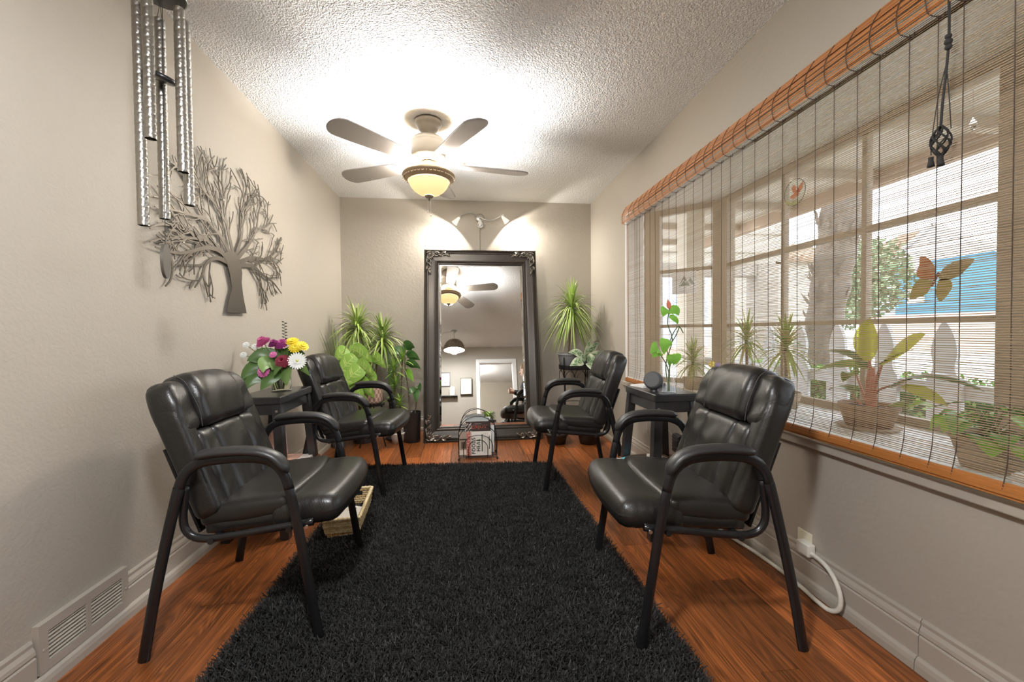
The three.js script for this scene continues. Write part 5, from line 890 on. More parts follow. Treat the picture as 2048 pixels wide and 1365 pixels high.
// ---------- flower bouquet on the left stool ----------
{
  const VX = -1.035, VZ = -2.43, VY = 0.722;
  const v = thing('flower_vase', 'clear glass cylinder vase of water holding the bouquet', 'vase', VX, VY, VZ);
  mesh('glass_wall', lathe([[0.001, 0], [0.052, 0], [0.053, 0.01], [0.053, 0.175], [0.050, 0.175], [0.050, 0.012], [0.001, 0.010]], 32), M.glass, v);
  mesh('water', lathe([[0.001, 0.0125], [0.0485, 0.0125], [0.0485, 0.09], [0.001, 0.09]], 28), phys([0.95, 0.97, 0.9], 0, { transmission: 1, thickness: 0.05, ior: 1.33, attenuationColor: new THREE.Color(0.75, 0.8, 0.5), attenuationDistance: 0.3 }), v);
  const stemTo = (p, x, y, z, m = M.stem) => mesh('stem', tube([[VX + (x - VX) * 0.08, VY + 0.02, VZ + (z - VZ) * 0.05], [VX + (x - VX) * 0.3, VY + 0.15, VZ + (z - VZ) * 0.3], [x, y, z]].map((q) => [q[0] - p.position.x, q[1] - p.position.y, q[2] - p.position.z]), 0.002, 14, 5), m, p);
  // many petalled bloom; rings of petals around the axis d
  const bloom = (R, rings, petals, w, up) => { const out = []; for (let r = 0; r < rings; r++) { const t = rings === 1 ? 0 : r / (rings - 1), rad = R * (1 - 0.62 * t), lift = up * (0.1 + 0.9 * t); for (let i = 0; i < petals - r; i++) { const a = i / (petals - r) * 2 * PI + r * 0.4; out.push(leaf([Math.cos(a) * R * 0.08, 0.004 * r, Math.sin(a) * R * 0.08], [Math.cos(a) * rad * 0.6, lift * R * 0.55 + 0.004 * r, Math.sin(a) * rad * 0.6], [Math.cos(a) * rad, lift * R * 0.75 + 0.002, Math.sin(a) * rad], w, [-Math.sin(a), 0, Math.cos(a)], { seg: 4, across: 1, prof: (q) => Math.pow(Math.sin(PI * Math.min(0.93, 0.12 + q * 0.8)), 0.6) })); } } return merge(out); };
  const kinds = { mum: bloom(0.045, 5, 20, 0.0052, 0.75), carn: bloom(0.034, 5, 13, 0.010, 0.95), daisy: bloom(0.048, 2, 22, 0.0058, 0.12), yel: bloom(0.036, 3, 16, 0.006, 0.45) };
  const col = { magenta: std([0.36, 0.045, 0.22], 0.6), pink: std([0.62, 0.12, 0.32], 0.6), hot: std([0.72, 0.20, 0.45], 0.6), red: std([0.22, 0.012, 0.035], 0.6), yellow: std([0.85, 0.66, 0.03], 0.6), white: std([0.85, 0.86, 0.82], 0.6) };
  const fl = (label, kind, c, x, y, z, s, dx, dy, dz, eye) => { const p = thing('flower', label, 'flower', x, y, z, 0, 'bouquet flowers'); const b = mesh('bloom', kinds[kind], col[c], p); b.scale.setScalar(s); b.quaternion.setFromUnitVectors(V(0, 1, 0), V(dx, dy, dz).normalize()); if (eye) mesh('flower_eye', ball(0.008, 0, 0.004, 0, 8), eye, b); stemTo(p, x, y, z); return p; };
  fl('white daisy chrysanthemum facing out of the bouquet', 'daisy', 'white', -0.925, 0.895, -2.37, 1.0, 0.35, 0.25, 0.9, std([0.55, 0.55, 0.12], 0.7));
  fl('dark red carnation in the middle of the bouquet', 'carn', 'red', -0.995, 0.893, -2.36, 1.15, 0.1, 0.4, 0.9);
  fl('purple magenta chrysanthemum at the top of the bouquet', 'mum', 'magenta', -1.02, 0.985, -2.42, 0.95, -0.1, 0.7, 0.6);
  fl('magenta carnation beside the pink one in the bouquet', 'carn', 'magenta', -1.062, 0.985, -2.42, 0.95, -0.2, 0.8, 0.5);
  fl('pink carnation at the upper left of the bouquet', 'carn', 'pink', -1.108, 0.995, -2.40, 1.2, -0.3, 0.7, 0.5);
  fl('bright pink carnation low at the front of the bouquet', 'carn', 'hot', -1.088, 0.842, -2.35, 1.0, -0.1, 0.3, 0.9);
  fl('small pink bud above the dark red carnation', 'carn', 'hot', -1.048, 0.93, -2.37, 0.6, 0, 0.6, 0.8);
  fl('yellow chrysanthemum beside the purple one', 'yel', 'yellow', -0.968, 1.0, -2.42, 1.0, 0.1, 0.8, 0.6, std([0.5, 0.5, 0.05], 0.7));
  fl('yellow chrysanthemum above the white daisy', 'yel', 'yellow', -0.945, 0.968, -2.40, 1.0, 0.2, 0.5, 0.85, std([0.5, 0.5, 0.05], 0.7));
  fl('yellow chrysanthemum at the outer edge of the bouquet', 'yel', 'yellow', -0.913, 0.975, -2.42, 0.95, 0.6, 0.6, 0.5, std([0.5, 0.5, 0.05], 0.7));
  for (const [x, y, z, lb] of [[-1.215, 0.985, -2.43, 'small white blossom reaching farthest towards the wall'], [-1.225, 0.93, -2.42, 'drooping small white blossom by the wall'], [-1.165, 0.975, -2.42, 'small white blossom behind the large leaf'], [-1.142, 0.985, -2.43, 'small white blossom beside the pink carnation']]) { const p = thing('white_blossom', lb, 'flower', x, y, z, 0, 'small white blossoms'); const b = mesh('bloom', kinds.carn, col.white, p); b.scale.setScalar(0.52); b.quaternion.setFromUnitVectors(V(0, 1, 0), V(0.2, 0.4, 0.9).normalize()); stemTo(p, x, y, z); }
  const tl = thing('eucalyptus_sprig', 'thin dark leafy sprig rising above the bouquet', 'sprig', -1.015, 0.98, -2.43);
  mesh('stem', tube([[0, -0.14, 0], [0.005, 0, 0], [0.004, 0.13, 0]], 0.0012, 10, 5), M.stem, tl); reseed(90);
  for (let i = 0; i < 15; i++) { const y = 0.01 + i * 0.0085, s = i % 2 ? 1 : -1; mesh('leaf', leaf([0.004, y, 0], [0.004 + s * 0.008, y + 0.006, 0.003], [0.004 + s * 0.016, y + 0.003, 0], 0.0038, [0, 1, 0.3], { seg: 3, across: 1 }), std([0.05, 0.06, 0.05], 0.6), tl); }
  const lv = thing('bouquet_foliage', 'broad green leaves around the bouquet over the stool', 'foliage', VX, VY, VZ);
  const W = (x, y, z) => [x - VX, y - VY, z - VZ];
  const LL = [[[-1.04, 0.88, -2.42], [-1.10, 0.95, -2.38], [-1.18, 0.90, -2.36], 0.055, 1], [[-1.03, 0.87, -2.40], [-1.09, 0.93, -2.34], [-1.07, 0.84, -2.30], 0.05, 2], [[-1.05, 0.87, -2.42], [-1.16, 0.90, -2.36], [-1.20, 0.80, -2.34], 0.05, 1], [[-1.05, 0.85, -2.42], [-1.15, 0.84, -2.34], [-1.17, 0.745, -2.32], 0.045, 1], [[-1.06, 0.84, -2.44], [-1.19, 0.84, -2.40], [-1.235, 0.74, -2.36], 0.04, 0], [[-1.02, 0.86, -2.40], [-1.05, 0.82, -2.32], [-1.09, 0.745, -2.31], 0.045, 1], [[-1.0, 0.88, -2.40], [-0.92, 0.90, -2.38], [-0.86, 0.81, -2.37], 0.035, 2], [[-1.01, 0.87, -2.40], [-0.98, 0.83, -2.34], [-0.965, 0.765, -2.33], 0.04, 2], [[-1.02, 0.9, -2.43], [-0.98, 0.96, -2.43], [-0.90, 0.93, -2.42], 0.04, 1], [[-1.03, 0.9, -2.44], [-1.05, 0.97, -2.46], [-1.0, 0.96, -2.40], 0.045, 0], [[-1.03, 0.87, -2.41], [-1.0, 0.90, -2.33], [-1.02, 0.82, -2.31], 0.03, 1], [[-1.05, 0.88, -2.43], [-1.12, 0.96, -2.44], [-1.19, 0.93, -2.43], 0.045, 0]];
  LL.forEach(([a, b, c, w, m]) => mesh('leaf', leaf(W(...a), W(...b), W(...c), w, face(a, c, 0.2), { prof: heartProf, across: 3, seg: 9, cup: 0.2, wave: 0.06 }), [G.mid, std([0.075, 0.15, 0.035], 0.35), std([0.15, 0.25, 0.07], 0.4)][m], lv));
}
// ---------- leaf cuttings in a bottle on the right stool ----------
{
  const BX = 1.037, BY = 0.722, BZ = -2.005;
  const v = thing('cutting_vase', 'small clear flared glass vase on the speaker stool', 'vase', BX, BY, BZ);
  mesh('glass_wall', lathe([[0.001, 0], [0.037, 0], [0.038, 0.006], [0.030, 0.05], [0.020, 0.11], [0.019, 0.145], [0.023, 0.165], [0.021, 0.165], [0.017, 0.145], [0.018, 0.11], [0.028, 0.05], [0.035, 0.008], [0.001, 0.006]], 28), M.glass, v);
  const p = thing('leaf_cuttings', 'bright green split-leaf cuttings standing in the small glass vase', 'plant', BX, BY, BZ);
  const g2 = green(0.20, 0.46, 0.05, 0.4, 0.25), Q = (x, y, z = BZ) => [x - BX, y - BY, z - BZ];
  const stems = [[[1.037, 0.73], [1.02, 0.87], [1.055, 1.0], [1.03, 1.08], [1.04, 1.16]], [[1.04, 0.73], [1.03, 0.85], [0.985, 0.93], [0.965, 0.965]], [[1.035, 0.73], [1.04, 0.86], [1.025, 0.96], [1.03, 0.99]], [[1.03, 0.73], [1.04, 0.85], [1.065, 0.92]], [[1.04, 0.98], [1.06, 1.03], [1.09, 1.065], [1.115, 1.03]], [[1.05, 0.98], [1.075, 1.02], [1.095, 1.065]]];
  stems.forEach((s) => mesh('stem', tube(s.map(([x, y]) => Q(x, y)), 0.0028, 16, 5), std([0.07, 0.11, 0.04], 0.6), p));
  const L = [[[0.985, 0.935], [0.965, 0.99], [0.935, 0.925], 0.035], [[0.99, 0.94], [0.97, 0.95], [0.945, 0.905], 0.03], [[1.03, 1.0], [1.0, 0.99], [1.01, 0.92], 0.032], [[1.05, 0.92], [1.04, 0.90], [1.035, 0.865], 0.026], [[1.065, 0.925], [1.075, 0.91], [1.06, 0.865], 0.028], [[1.035, 1.15], [1.0, 1.16], [1.005, 1.115], 0.03], [[1.04, 1.145], [1.07, 1.16], [1.09, 1.12], 0.026], [[1.04, 1.12], [1.07, 1.10], [1.085, 1.075], 0.014]];
  L.forEach(([a, b, c, w]) => mesh('leaf', leaf(Q(...a), [Q(...b)[0], Q(...b)[1], 0.03], Q(...c), w, face(a, c, 0.3), { prof: heartProf, across: 3, seg: 8, cup: 0.15, wave: 0.1 }), g2, p));
  mesh('new_leaf', leaf(Q(1.04, 1.15), Q(1.035, 1.18), Q(1.03, 1.205), 0.012, [1, 0, 0.3], { seg: 5 }), std([0.55, 0.16, 0.08], 0.5), p);
}
// ---------- plants standing on the bay sill ----------
const clay = std([0.26, 0.165, 0.10], 0.8), claypale = std([0.38, 0.30, 0.22], 0.8);
{
  const PX = 1.70, PZ = -1.56, p = thing('philodendron', 'big paddle-leaved philodendron with red stems in a brown pot on the bay sill', 'plant', PX, SILL, PZ);
  mesh('pot', potG(0.075, 0.098, 0.105, 0.006), clay, p);
  mesh('saucer', cyl(0.095, 0.11, 0.012, 28), claypale, p);
  mesh('soil', cyl(0.085, 0.085, 0.006, 20, 0, 0.085, 0), M.soil, p);
  const red = std([0.42, 0.15, 0.09], 0.55), g1 = phys([0.42, 0.42, 0.05], 0.6, { transmission: 0.45, thickness: 0 }), g2 = phys([0.20, 0.27, 0.05], 0.5, { transmission: 0.25, thickness: 0 }), g3 = phys([0.12, 0.17, 0.06], 0.4, { transmission: 0.15, thickness: 0 });
  const Q = (y, z, x = 1.72) => [x - PX, y - SILL, z - PZ];
  for (const [a, b, c, r] of [[[0.70, -1.57], [0.80, -1.57], [0.91, -1.575], 0.009], [[0.70, -1.55], [0.80, -1.55], [0.89, -1.525], 0.009], [[0.70, -1.58], [0.80, -1.585], [0.87, -1.575], 0.008], [[0.70, -1.56], [0.78, -1.54], [0.81, -1.49], 0.006], [[0.70, -1.60], [0.73, -1.63], [0.76, -1.66], 0.005], [[0.70, -1.56], [0.79, -1.56], [0.88, -1.56], 0.012], [[0.70, -1.575], [0.78, -1.61], [0.84, -1.635], 0.006]]) mesh('stem', taper([Q(...a), Q(...b), Q(...c)], (t) => r * (1.15 - 0.5 * t), 14, 7), red, p);
  const pr2 = (t) => Math.pow(Math.sin(PI * Math.pow(Math.min(1, t * 0.98 + 0.02), 0.85)), 0.75);
  const L = [[[0.905, -1.578], [1.0, -1.60], [1.09, -1.575], 0.048, g1, [0.25, 0, 1]], [[0.893, -1.53], [0.99, -1.45], [1.025, -1.36], 0.04, g1, [0.3, 0.9, 0.35]], [[0.873, -1.565], [0.91, -1.70], [0.83, -1.86], 0.030, g2, [0.7, 0.5, 0]], [[0.88, -1.58], [0.97, -1.69], [0.925, -1.83], 0.026, g3, [1, 0.3, 0]], [[0.80, -1.50], [0.93, -1.36], [0.83, -1.18], 0.034, g3, [1, 0.25, 0]], [[0.80, -1.49], [0.865, -1.42], [0.86, -1.36], 0.03, g2, [1, 0.3, 0.1]], [[0.815, -1.445], [0.815, -1.36], [0.762, -1.285], 0.022, g1, [0.5, 0.8, 0.3]], [[0.755, -1.65], [0.80, -1.70], [0.75, -1.775], 0.03, g3, [1, 0.2, 0]], [[0.84, -1.63], [0.87, -1.67], [0.80, -1.70], 0.03, g2, [0.7, 0.3, 0.6]], [[0.72, -1.50], [0.77, -1.46], [0.73, -1.42], 0.03, g2, [0.8, 0.4, 0.2]], [[0.89, -1.54], [0.95, -1.47], [0.97, -1.38], 0.02, g2, [1, 0.2, 0]]];
  for (const [a, b, c, w, m, s] of L) mesh('leaf', leaf(Q(...a), Q(...b), Q(...c), w, s, { prof: pr2, across: 3, seg: 10, cup: 0.18 }), m, p);
}
{
  const p = thing('geranium', 'bright green round-leaved plant in a pale pot on the bay sill', 'plant', 1.56, SILL, -1.055);
  mesh('pot', potG(0.062, 0.085, 0.105, 0.004), claypale, p);
  mesh('soil', cyl(0.075, 0.075, 0.006, 20, 0, 0.085, 0), M.soil, p);
  reseed(17); const gm = [phys([0.26, 0.52, 0.04], 0.55, { transmission: 0.4, thickness: 0 }), phys([0.14, 0.33, 0.05], 0.5, { transmission: 0.25, thickness: 0 })];
  for (let i = 0; i < 24; i++) { const a = i * 2.4, r = rr(0.05, 0.135), y = rr(0.09, 0.19), t = polar(a, r, y), b = polar(a, r * 0.4, y + 0.02), e = polar(a, r + rr(0.05, 0.075), y - rr(0.01, 0.05)); mesh('stem', tube([[0, 0.09, 0], b, t], 0.002, 8, 5), M.stem, p); mesh('leaf', leaf(t, polar(a, r + 0.03, y + 0.015), e, 0.038, [-Math.sin(a), 0.1, Math.cos(a)], { prof: heartProf, across: 3, seg: 6, cup: 0.1, wave: 0.15 }), gm[i % 2], p); }
  const st = thing('white_rocks', 'small heap of white rocks beside the pale pot on the sill', 'rocks', 1.53, SILL, -0.91); reseed(18);
  for (let i = 0; i < 14; i++) { const q = mesh('rock', new THREE.DodecahedronGeometry(rr(0.014, 0.024), 0), std([0.72, 0.71, 0.68], 0.8), st); q.position.set(rr(-0.04, 0.05), 0.013 + (i > 8 ? 0.022 : 0), rr(-0.05, 0.05)); q.rotation.set(rnd() * 3, rnd() * 3, 0); }
}
for (const [x, z, h, sd, n, lb] of [[1.72, -2.04, 0.33, 91, 58, 'tall spiky dracaena next to the philodendron on the bay sill'], [1.74, -2.38, 0.36, 92, 50, 'spiky dracaena behind the near chair on the bay sill'], [1.62, -2.78, 0.20, 93, 46, 'low spiky plant behind the leaf cuttings on the bay sill']]) {
  const p = thing('sill_dracaena', lb, 'plant', x, SILL, z, 0, 'spiky plants on the bay sill');
  mesh('pot', potG(0.055, 0.07, 0.085, 0.004), sd === 92 ? clay : claypale, p);
  mesh('cane', taper([[0, 0.06, 0], [0.004, h * 0.6, 0], [0, h, 0]], () => 0.009, 12, 7), M.bark, p);
  const gm = [phys([0.34, 0.42, 0.08], 0.6, { transmission: 0.35, thickness: 0 }), phys([0.45, 0.42, 0.14], 0.6, { transmission: 0.35, thickness: 0 }), phys([0.22, 0.36, 0.06], 0.6, { transmission: 0.3, thickness: 0 })];
  const lim = (q) => { q[0] = Math.min(GX - 0.03 - x, Math.max(XR + 0.02 - x, q[0])); q[1] = Math.max(0.01, q[1]); const d = C0 - z + 0.05; if (q[2] < d) q[0] = Math.min(q[0], GX - 0.06 - x - (d - q[2])); };
  fountain(p, [0, h - 0.03, 0], n, 0.20, 0.010, gm, sd, { low: -0.7, high: 1.45, droop: 0.5, rise: 0.05, clip: lim });
}
{
  const p = thing('flower_pot', 'small potted plant with yellow and purple blossoms on the bay sill', 'plant', 1.70, SILL, -2.62);
  mesh('pot', potG(0.05, 0.06, 0.08, 0.004), claypale, p); reseed(19);
  for (let i = 0; i < 16; i++) { const a = i * 2.4, r = rr(0.03, 0.09); mesh('leaf', leaf([0, 0.07, 0], polar(a, r * 0.6, 0.14), polar(a, r, 0.11), 0.014, [-Math.sin(a), 0, Math.cos(a)], { seg: 4 }), G.mid, p); }
  for (const [x, y, z, c] of [[0.0, 0.19, -0.06, [0.85, 0.6, 0.04]], [-0.03, 0.185, -0.02, [0.85, 0.65, 0.08]], [-0.04, 0.19, 0.07, [0.28, 0.20, 0.55]]]) { mesh('blossom', new THREE.IcosahedronGeometry(0.018, 1).translate(x, y, z), std(c, 0.7), p); mesh('stem', rod([0, 0.07, 0], [x, y, z], 0.002, 5), M.stem, p); }
}
{
  const c = thing('crystal_prism', 'clear crystal drop hanging near the right post of the bay window', 'ornament', 1.88, 1.80, -1.34);
  mesh('crystal', new THREE.OctahedronGeometry(0.02, 0).scale(0.8, 1.4, 0.8), phys([1, 1, 1], 0, { transmission: 1, thickness: 0.03, ior: 1.5 }), c);
  mesh('string', rod([0, 0.028, 0], [0, 0.226, 0], 0.0008, 4), M.steel, c);
}
// ---------- outside ----------
{
  const ground = struct('ground', span(1.5, 60, -0.36, -0.30, -60, 30), std([0.38, 0.37, 0.35], 0.9));
  const deck = struct('porch_deck', span(XR + WT, 3.0, -0.30, -0.18, -8, 2), std([0.45, 0.42, 0.37], 0.85));
  const roof = structGroup('porch_roof');
  mesh('soffit', uvBox(span(XR + WT, 3.66, 2.42, 2.50, -6.2, 1.5)), std([0.52, 0.46, 0.38], 0.85), roof);
  mesh('fascia', span(3.58, 3.68, 2.30, 2.62, -6.2, 1.5), std([0.36, 0.25, 0.17], 0.75), roof);
  for (let i = 0; i < 9; i++) mesh('rafter', span(XR + WT, 3.58, 2.34, 2.42, -6.0 + i * 0.9, -5.93 + i * 0.9), std([0.42, 0.35, 0.27], 0.8), roof);
  mesh('upper_wall', span(XR + WT, XR + WT + 0.1, 2.38, 3.4, -8, 2), std([0.55, 0.50, 0.41], 0.85), roof);
  mesh('roof_slab', span(XL - WT, 3.7, 2.62, 2.72, ZB - WT, 4.4), std([0.30, 0.24, 0.19], 0.9), roof);
  // porch post seen through the side window
  const post = thing('porch_post', 'square tan stucco porch post outside the side window', 'post', 2.62, -0.18, -4.55);
  mesh('shaft', rbox(0.22, 2.6, 0.22, 0.01, 0, 1.3, 0), std([0.50, 0.43, 0.33], 0.9), post);
  mesh('post_base', rbox(0.28, 0.16, 0.28, 0.01, 0, 0.08, 0), std([0.50, 0.43, 0.33], 0.9), post);
  // railing of pointed flat pickets
  const f = thing('picket_railing', 'white porch railing of broad pointed pickets outside the bay window', 'railing', 2.75, -0.18, 0);
  const s = new THREE.Shape(); s.moveTo(-0.085, 0); s.lineTo(0.085, 0); s.lineTo(0.085, 0.86); s.bezierCurveTo(0.05, 0.90, 0.045, 0.94, 0.062, 1.0); s.bezierCurveTo(0.07, 1.08, 0.03, 1.17, 0, 1.205); s.bezierCurveTo(-0.03, 1.17, -0.07, 1.08, -0.062, 1.0); s.bezierCurveTo(-0.045, 0.94, -0.05, 0.90, -0.085, 0.86); s.lineTo(-0.085, 0);
  const pg = new THREE.ExtrudeGeometry(s, { depth: 0.022, bevelEnabled: true, bevelSize: 0.003, bevelThickness: 0.003, bevelSegments: 1, curveSegments: 8 }).rotateY(PI / 2), wm = std([0.60, 0.60, 0.60], 0.6);
  for (let z = -4.25; z < 0.4; z += 0.345) { const m = mesh('picket', pg, wm, f); m.position.set(0, 0.06, z + 0.10); }
  for (const y of [0.18, 0.86]) mesh('rail', rbox(0.04, 0.09, 5.2, 0.004, 0.045, y, -2.0), wm, f);
}
// foliage as many small leaves, one object per plant
const leafQuad = leaf([0, 0, 0], [0, 0.03, 0.01], [0, 0.06, 0], 0.02, [1, 0, 0], { seg: 2, across: 1 });
function foliage(parent, n, scale, at, cols, sd) {
  reseed(sd);
  const im = new THREE.InstancedMesh(leafQuad, std([1, 1, 1], 0.7), n), m = new THREE.Matrix4(), q = new THREE.Quaternion(), e = new THREE.Euler(), c = new THREE.Color();
  for (let i = 0; i < n; i++) { const p = at(); e.set(rnd() * 6.3, rnd() * 6.3, rnd() * 6.3); q.setFromEuler(e); const k = scale * rr(0.7, 1.3); m.compose(V(...p), q, V(k, k, k)); im.setMatrixAt(i, m); const t = cols[Math.floor(rnd() * cols.length)], v = rr(0.75, 1.25); im.setColorAt(i, c.setRGB(t[0] * v, t[1] * v, t[2] * v)); }
  im.name = 'foliage'; im.userData.kind = 'stuff'; im.castShadow = im.receiveShadow = true; parent.add(im);
}
{
  const h = thing('hedge', 'low clipped green hedge behind the white porch railing', 'hedge', 3.75, -0.30, -2.2);
  mesh('core', rbox(0.5, 0.85, 6.0, 0.1, 0, 0.43, 0), std([0.04, 0.08, 0.02], 0.9), h);
  foliage(h, 9000, 0.75, () => { const u = rnd() * 3; return u < 1 ? [-0.27 + rr(-0.04, 0.03), rr(0, 0.9), rr(-3, 3)] : u < 2.4 ? [rr(-0.27, 0.3), 0.87 + rr(-0.03, 0.06), rr(-3, 3)] : [rr(-0.3, 0.3), rr(0, 0.9), 3.0]; }, [[0.16, 0.34, 0.07], [0.10, 0.24, 0.05], [0.30, 0.46, 0.12]], 301);
  const p = thing('palm_trunk', 'shaggy leaning palm tree trunk outside the bay window', 'palm tree', 5.0, -0.30, -5.33);
  mesh('trunk', taper([[0, 0, 0], [0.02, 1.2, 0.04], [0.0, 2.6, 0.30], [-0.02, 6.4, 0.85]], (t) => 0.19 + 0.10 * t + 0.012 * Math.sin(t * 90), 90, 16), std([0.13, 0.11, 0.09], 0.95), p);
  reseed(302); const hb = std([0.16, 0.135, 0.11], 0.95);
  for (let i = 0; i < 120; i++) { const y = rr(0.4, 4.1), t = y / 4.2, a = rnd() * 6.28, r = 0.19 + 0.1 * t, cz = y < 1.2 ? 0.04 * y / 1.2 : 0.04 + (y - 1.2) / 3 * 0.51, l = rr(0.12, 0.24); mesh('husk', leaf([Math.cos(a) * r, y, cz + Math.sin(a) * r], [Math.cos(a) * (r + 0.05), y + l * 0.4, cz + Math.sin(a) * (r + 0.05)], [Math.cos(a) * (r + rr(0.04, 0.11)), y + l, cz + Math.sin(a) * (r + rr(0.04, 0.11))], 0.035, [-Math.sin(a), 0, Math.cos(a)], { seg: 3, across: 1 }), hb, p); }
  fountain(p, [-0.02, 6.4, 0.85], 20, 1.5, 0.10, [G.limeD, G.mid], 305, { low: -0.3, high: 1.2, droop: 0.5 });
}
// neighbouring cream wing with a porch opening
function building(name, label, x, y, z, turn) { return thing(name, label, 'building', x, y, z, turn); }
{
  const cream = std([0.44, 0.40, 0.32], 0.9, 0, { bumpMap: wallBump, bumpScale: 0.004 }), greyp = std([0.27, 0.24, 0.20], 0.9);
  const b = building('cream_wing', 'cream sided house wing with an open porch across the yard', 4.55, -0.30, -7.2, 0);
  mesh('upper_wall', uvBox(span(-1.6, 1.42, 2.55, 5.2, 0, 0.15)), cream, b);
  for (let i = 0; i < 7; i++) mesh('siding_line', span(-1.6, 1.42, 2.75 + i * 0.34, 2.765 + i * 0.34, 0.15, 0.17), greyp, b);
  mesh('porch_beam', span(-1.6, 1.1, 2.33, 2.55, -0.1, 0.2), greyp, b);
  mesh('porch_pillar', span(0.78, 1.18, 0, 2.55, -0.1, 0.22), greyp, b);
  mesh('side_wall', uvBox(span(1.18, 1.42, 0, 2.6, 0, 0.15)), cream, b);
  mesh('porch_pillar', span(-1.7, -1.35, 0, 2.55, -0.1, 0.22), greyp, b);
  const c = building('tiled_cottage', 'cream cottage with a brown tile roof behind the palm trunk', 7.3, -0.30, -9.6, 0);
  mesh('wall', uvBox(span(-1.2, 2.0, 0, 3.1, -0.2, 0)), cream, c);
  mesh('roof', new THREE.BoxGeometry(3.6, 0.08, 1.3).rotateX(0.45).translate(0.4, 3.35, -0.4), std([0.28, 0.20, 0.14], 0.9), c);
  for (let i = 0; i < 14; i++) mesh('tile_row', new THREE.CylinderGeometry(0.06, 0.06, 1.3, 8).rotateX(PI / 2).rotateX(0.45).translate(-1.3 + i * 0.26, 3.40, -0.4), std([0.32, 0.23, 0.16], 0.9), c);
  // white and blue block seen through the porch opening
  const w = building('white_block', 'white apartment block with blue panels beyond the open porch', 10.6, -0.30, -17, 0);
  mesh('wall', span(-2.6, 2.2, 0.6, 6.2, -0.3, 0), std([0.52, 0.55, 0.60], 0.8), w);
  mesh('ground_band', span(-2.6, 2.2, 0, 0.6, -0.3, 0.05), std([0.62, 0.42, 0.33], 0.8), w);
  for (const x of [-1.6, -0.3]) for (const y of [1.6, 3.4]) mesh('window', span(x, x + 0.55, y, y + 1.1, -0.02, 0.04), std([0.38, 0.46, 0.55], 0.25), w);
  for (const y of [0.75, 2.6, 4.4]) mesh('blue_panel', span(0.75, 1.5, y, y + 0.5, -0.02, 0.05), std([0.13, 0.36, 0.62], 0.7), w);
  for (const y of [1.4, 3.2]) mesh('window', span(0.85, 1.4, y, y + 1.1, -0.02, 0.04), std([0.7, 0.76, 0.82], 0.25), w);
}
{
  // gabled blue building across the street; local x runs along its front
  const b = building('blue_house', 'blue and white gabled building with brown tile roof across the street', 26, -0.30, -20.3, -PI / 2);
  const blue = std([0.05, 0.165, 0.235], 0.8), pale = std([0.34, 0.42, 0.48], 0.8), wht = std([0.55, 0.56, 0.57], 0.7), tile = std([0.26, 0.18, 0.125], 0.9);
  mesh('wall', span(-4.2, 3.2, 2.0, 5.1, -0.3, 0), pale, b);
  mesh('wall', span(-1.9, 3.2, 2.0, 5.35, 0, 0.06), blue, b);
  mesh('ground_wall', span(-4.2, 3.2, 0, 2.0, -0.3, 0.05), std([0.46, 0.37, 0.29], 0.8), b);
  mesh('ledge', span(-4.2, 3.2, 1.94, 2.12, -0.3, 0.16), std([0.62, 0.40, 0.32], 0.8), b);
  const gs = new THREE.Shape([[-2.4, 5.1], [2.9, 5.1], [0.25, 7.0]].map((p) => new THREE.Vector2(...p)));
  mesh('gable', new THREE.ExtrudeGeometry(gs, { depth: 0.15, bevelEnabled: false }), wht, b);
  mesh('gable_vent', new THREE.TorusGeometry(0.26, 0.05, 8, 24).translate(0.2, 6.25, 0.18), wht, b);
  for (let i = 0; i < 4; i++) mesh('vent_slat', box(0.38, 0.03, 0.05, 0.2, 6.1 + i * 0.1, 0.18), std([0.6, 0.62, 0.63], 0.7), b);
  const slope = (x0, y0, x1, y1, m, d = 0.6, z = -0.1) => { const L = Math.hypot(x1 - x0, y1 - y0); return new THREE.BoxGeometry(L, 0.16, d).rotateZ(Math.atan2(y1 - y0, x1 - x0)).translate((x0 + x1) / 2, (y0 + y1) / 2, z); };
  mesh('gable_trim', merge([slope(-2.8, 5.0, 0.25, 7.1, 0, 0.5, 0.1), slope(3.2, 5.0, 0.25, 7.1, 0, 0.5, 0.1)]), wht, b);
  const rs = new THREE.Shape([[-6.2, 5.0], [-2.4, 5.0], [0.25, 7.05], [-2.0, 6.95], [-5.2, 5.9]].map((p) => new THREE.Vector2(...p)));
  mesh('roof', new THREE.ExtrudeGeometry(rs, { depth: 0.2, bevelEnabled: false }).translate(0, 0, -0.4), tile, b);
  for (let i = 0; i < 14; i++) { const x = -5.6 + i * 0.38; mesh('tile_row', rod([x, 5.05 , -0.18], [x + 0.7, 5.05 + Math.min(1.75, 0.85 + i * 0.09), -0.18], 0.055, 6), std([0.30, 0.21, 0.15], 0.9), b); }
  for (const [x0, x1, y0, y1] of [[-1.25, -0.35, 4.4, 5.25], [-1.2, -0.3, 2.75, 3.75]]) { const f = mesh('window', span(x0, x1, y0, y1, 0.05, 0.14), wht, b); mesh('pane', span(x0 + 0.1, x1 - 0.1, y0 + 0.1, y1 - 0.1, 0.14, 0.15), std([0.75, 0.80, 0.84], 0.2), f); }
}
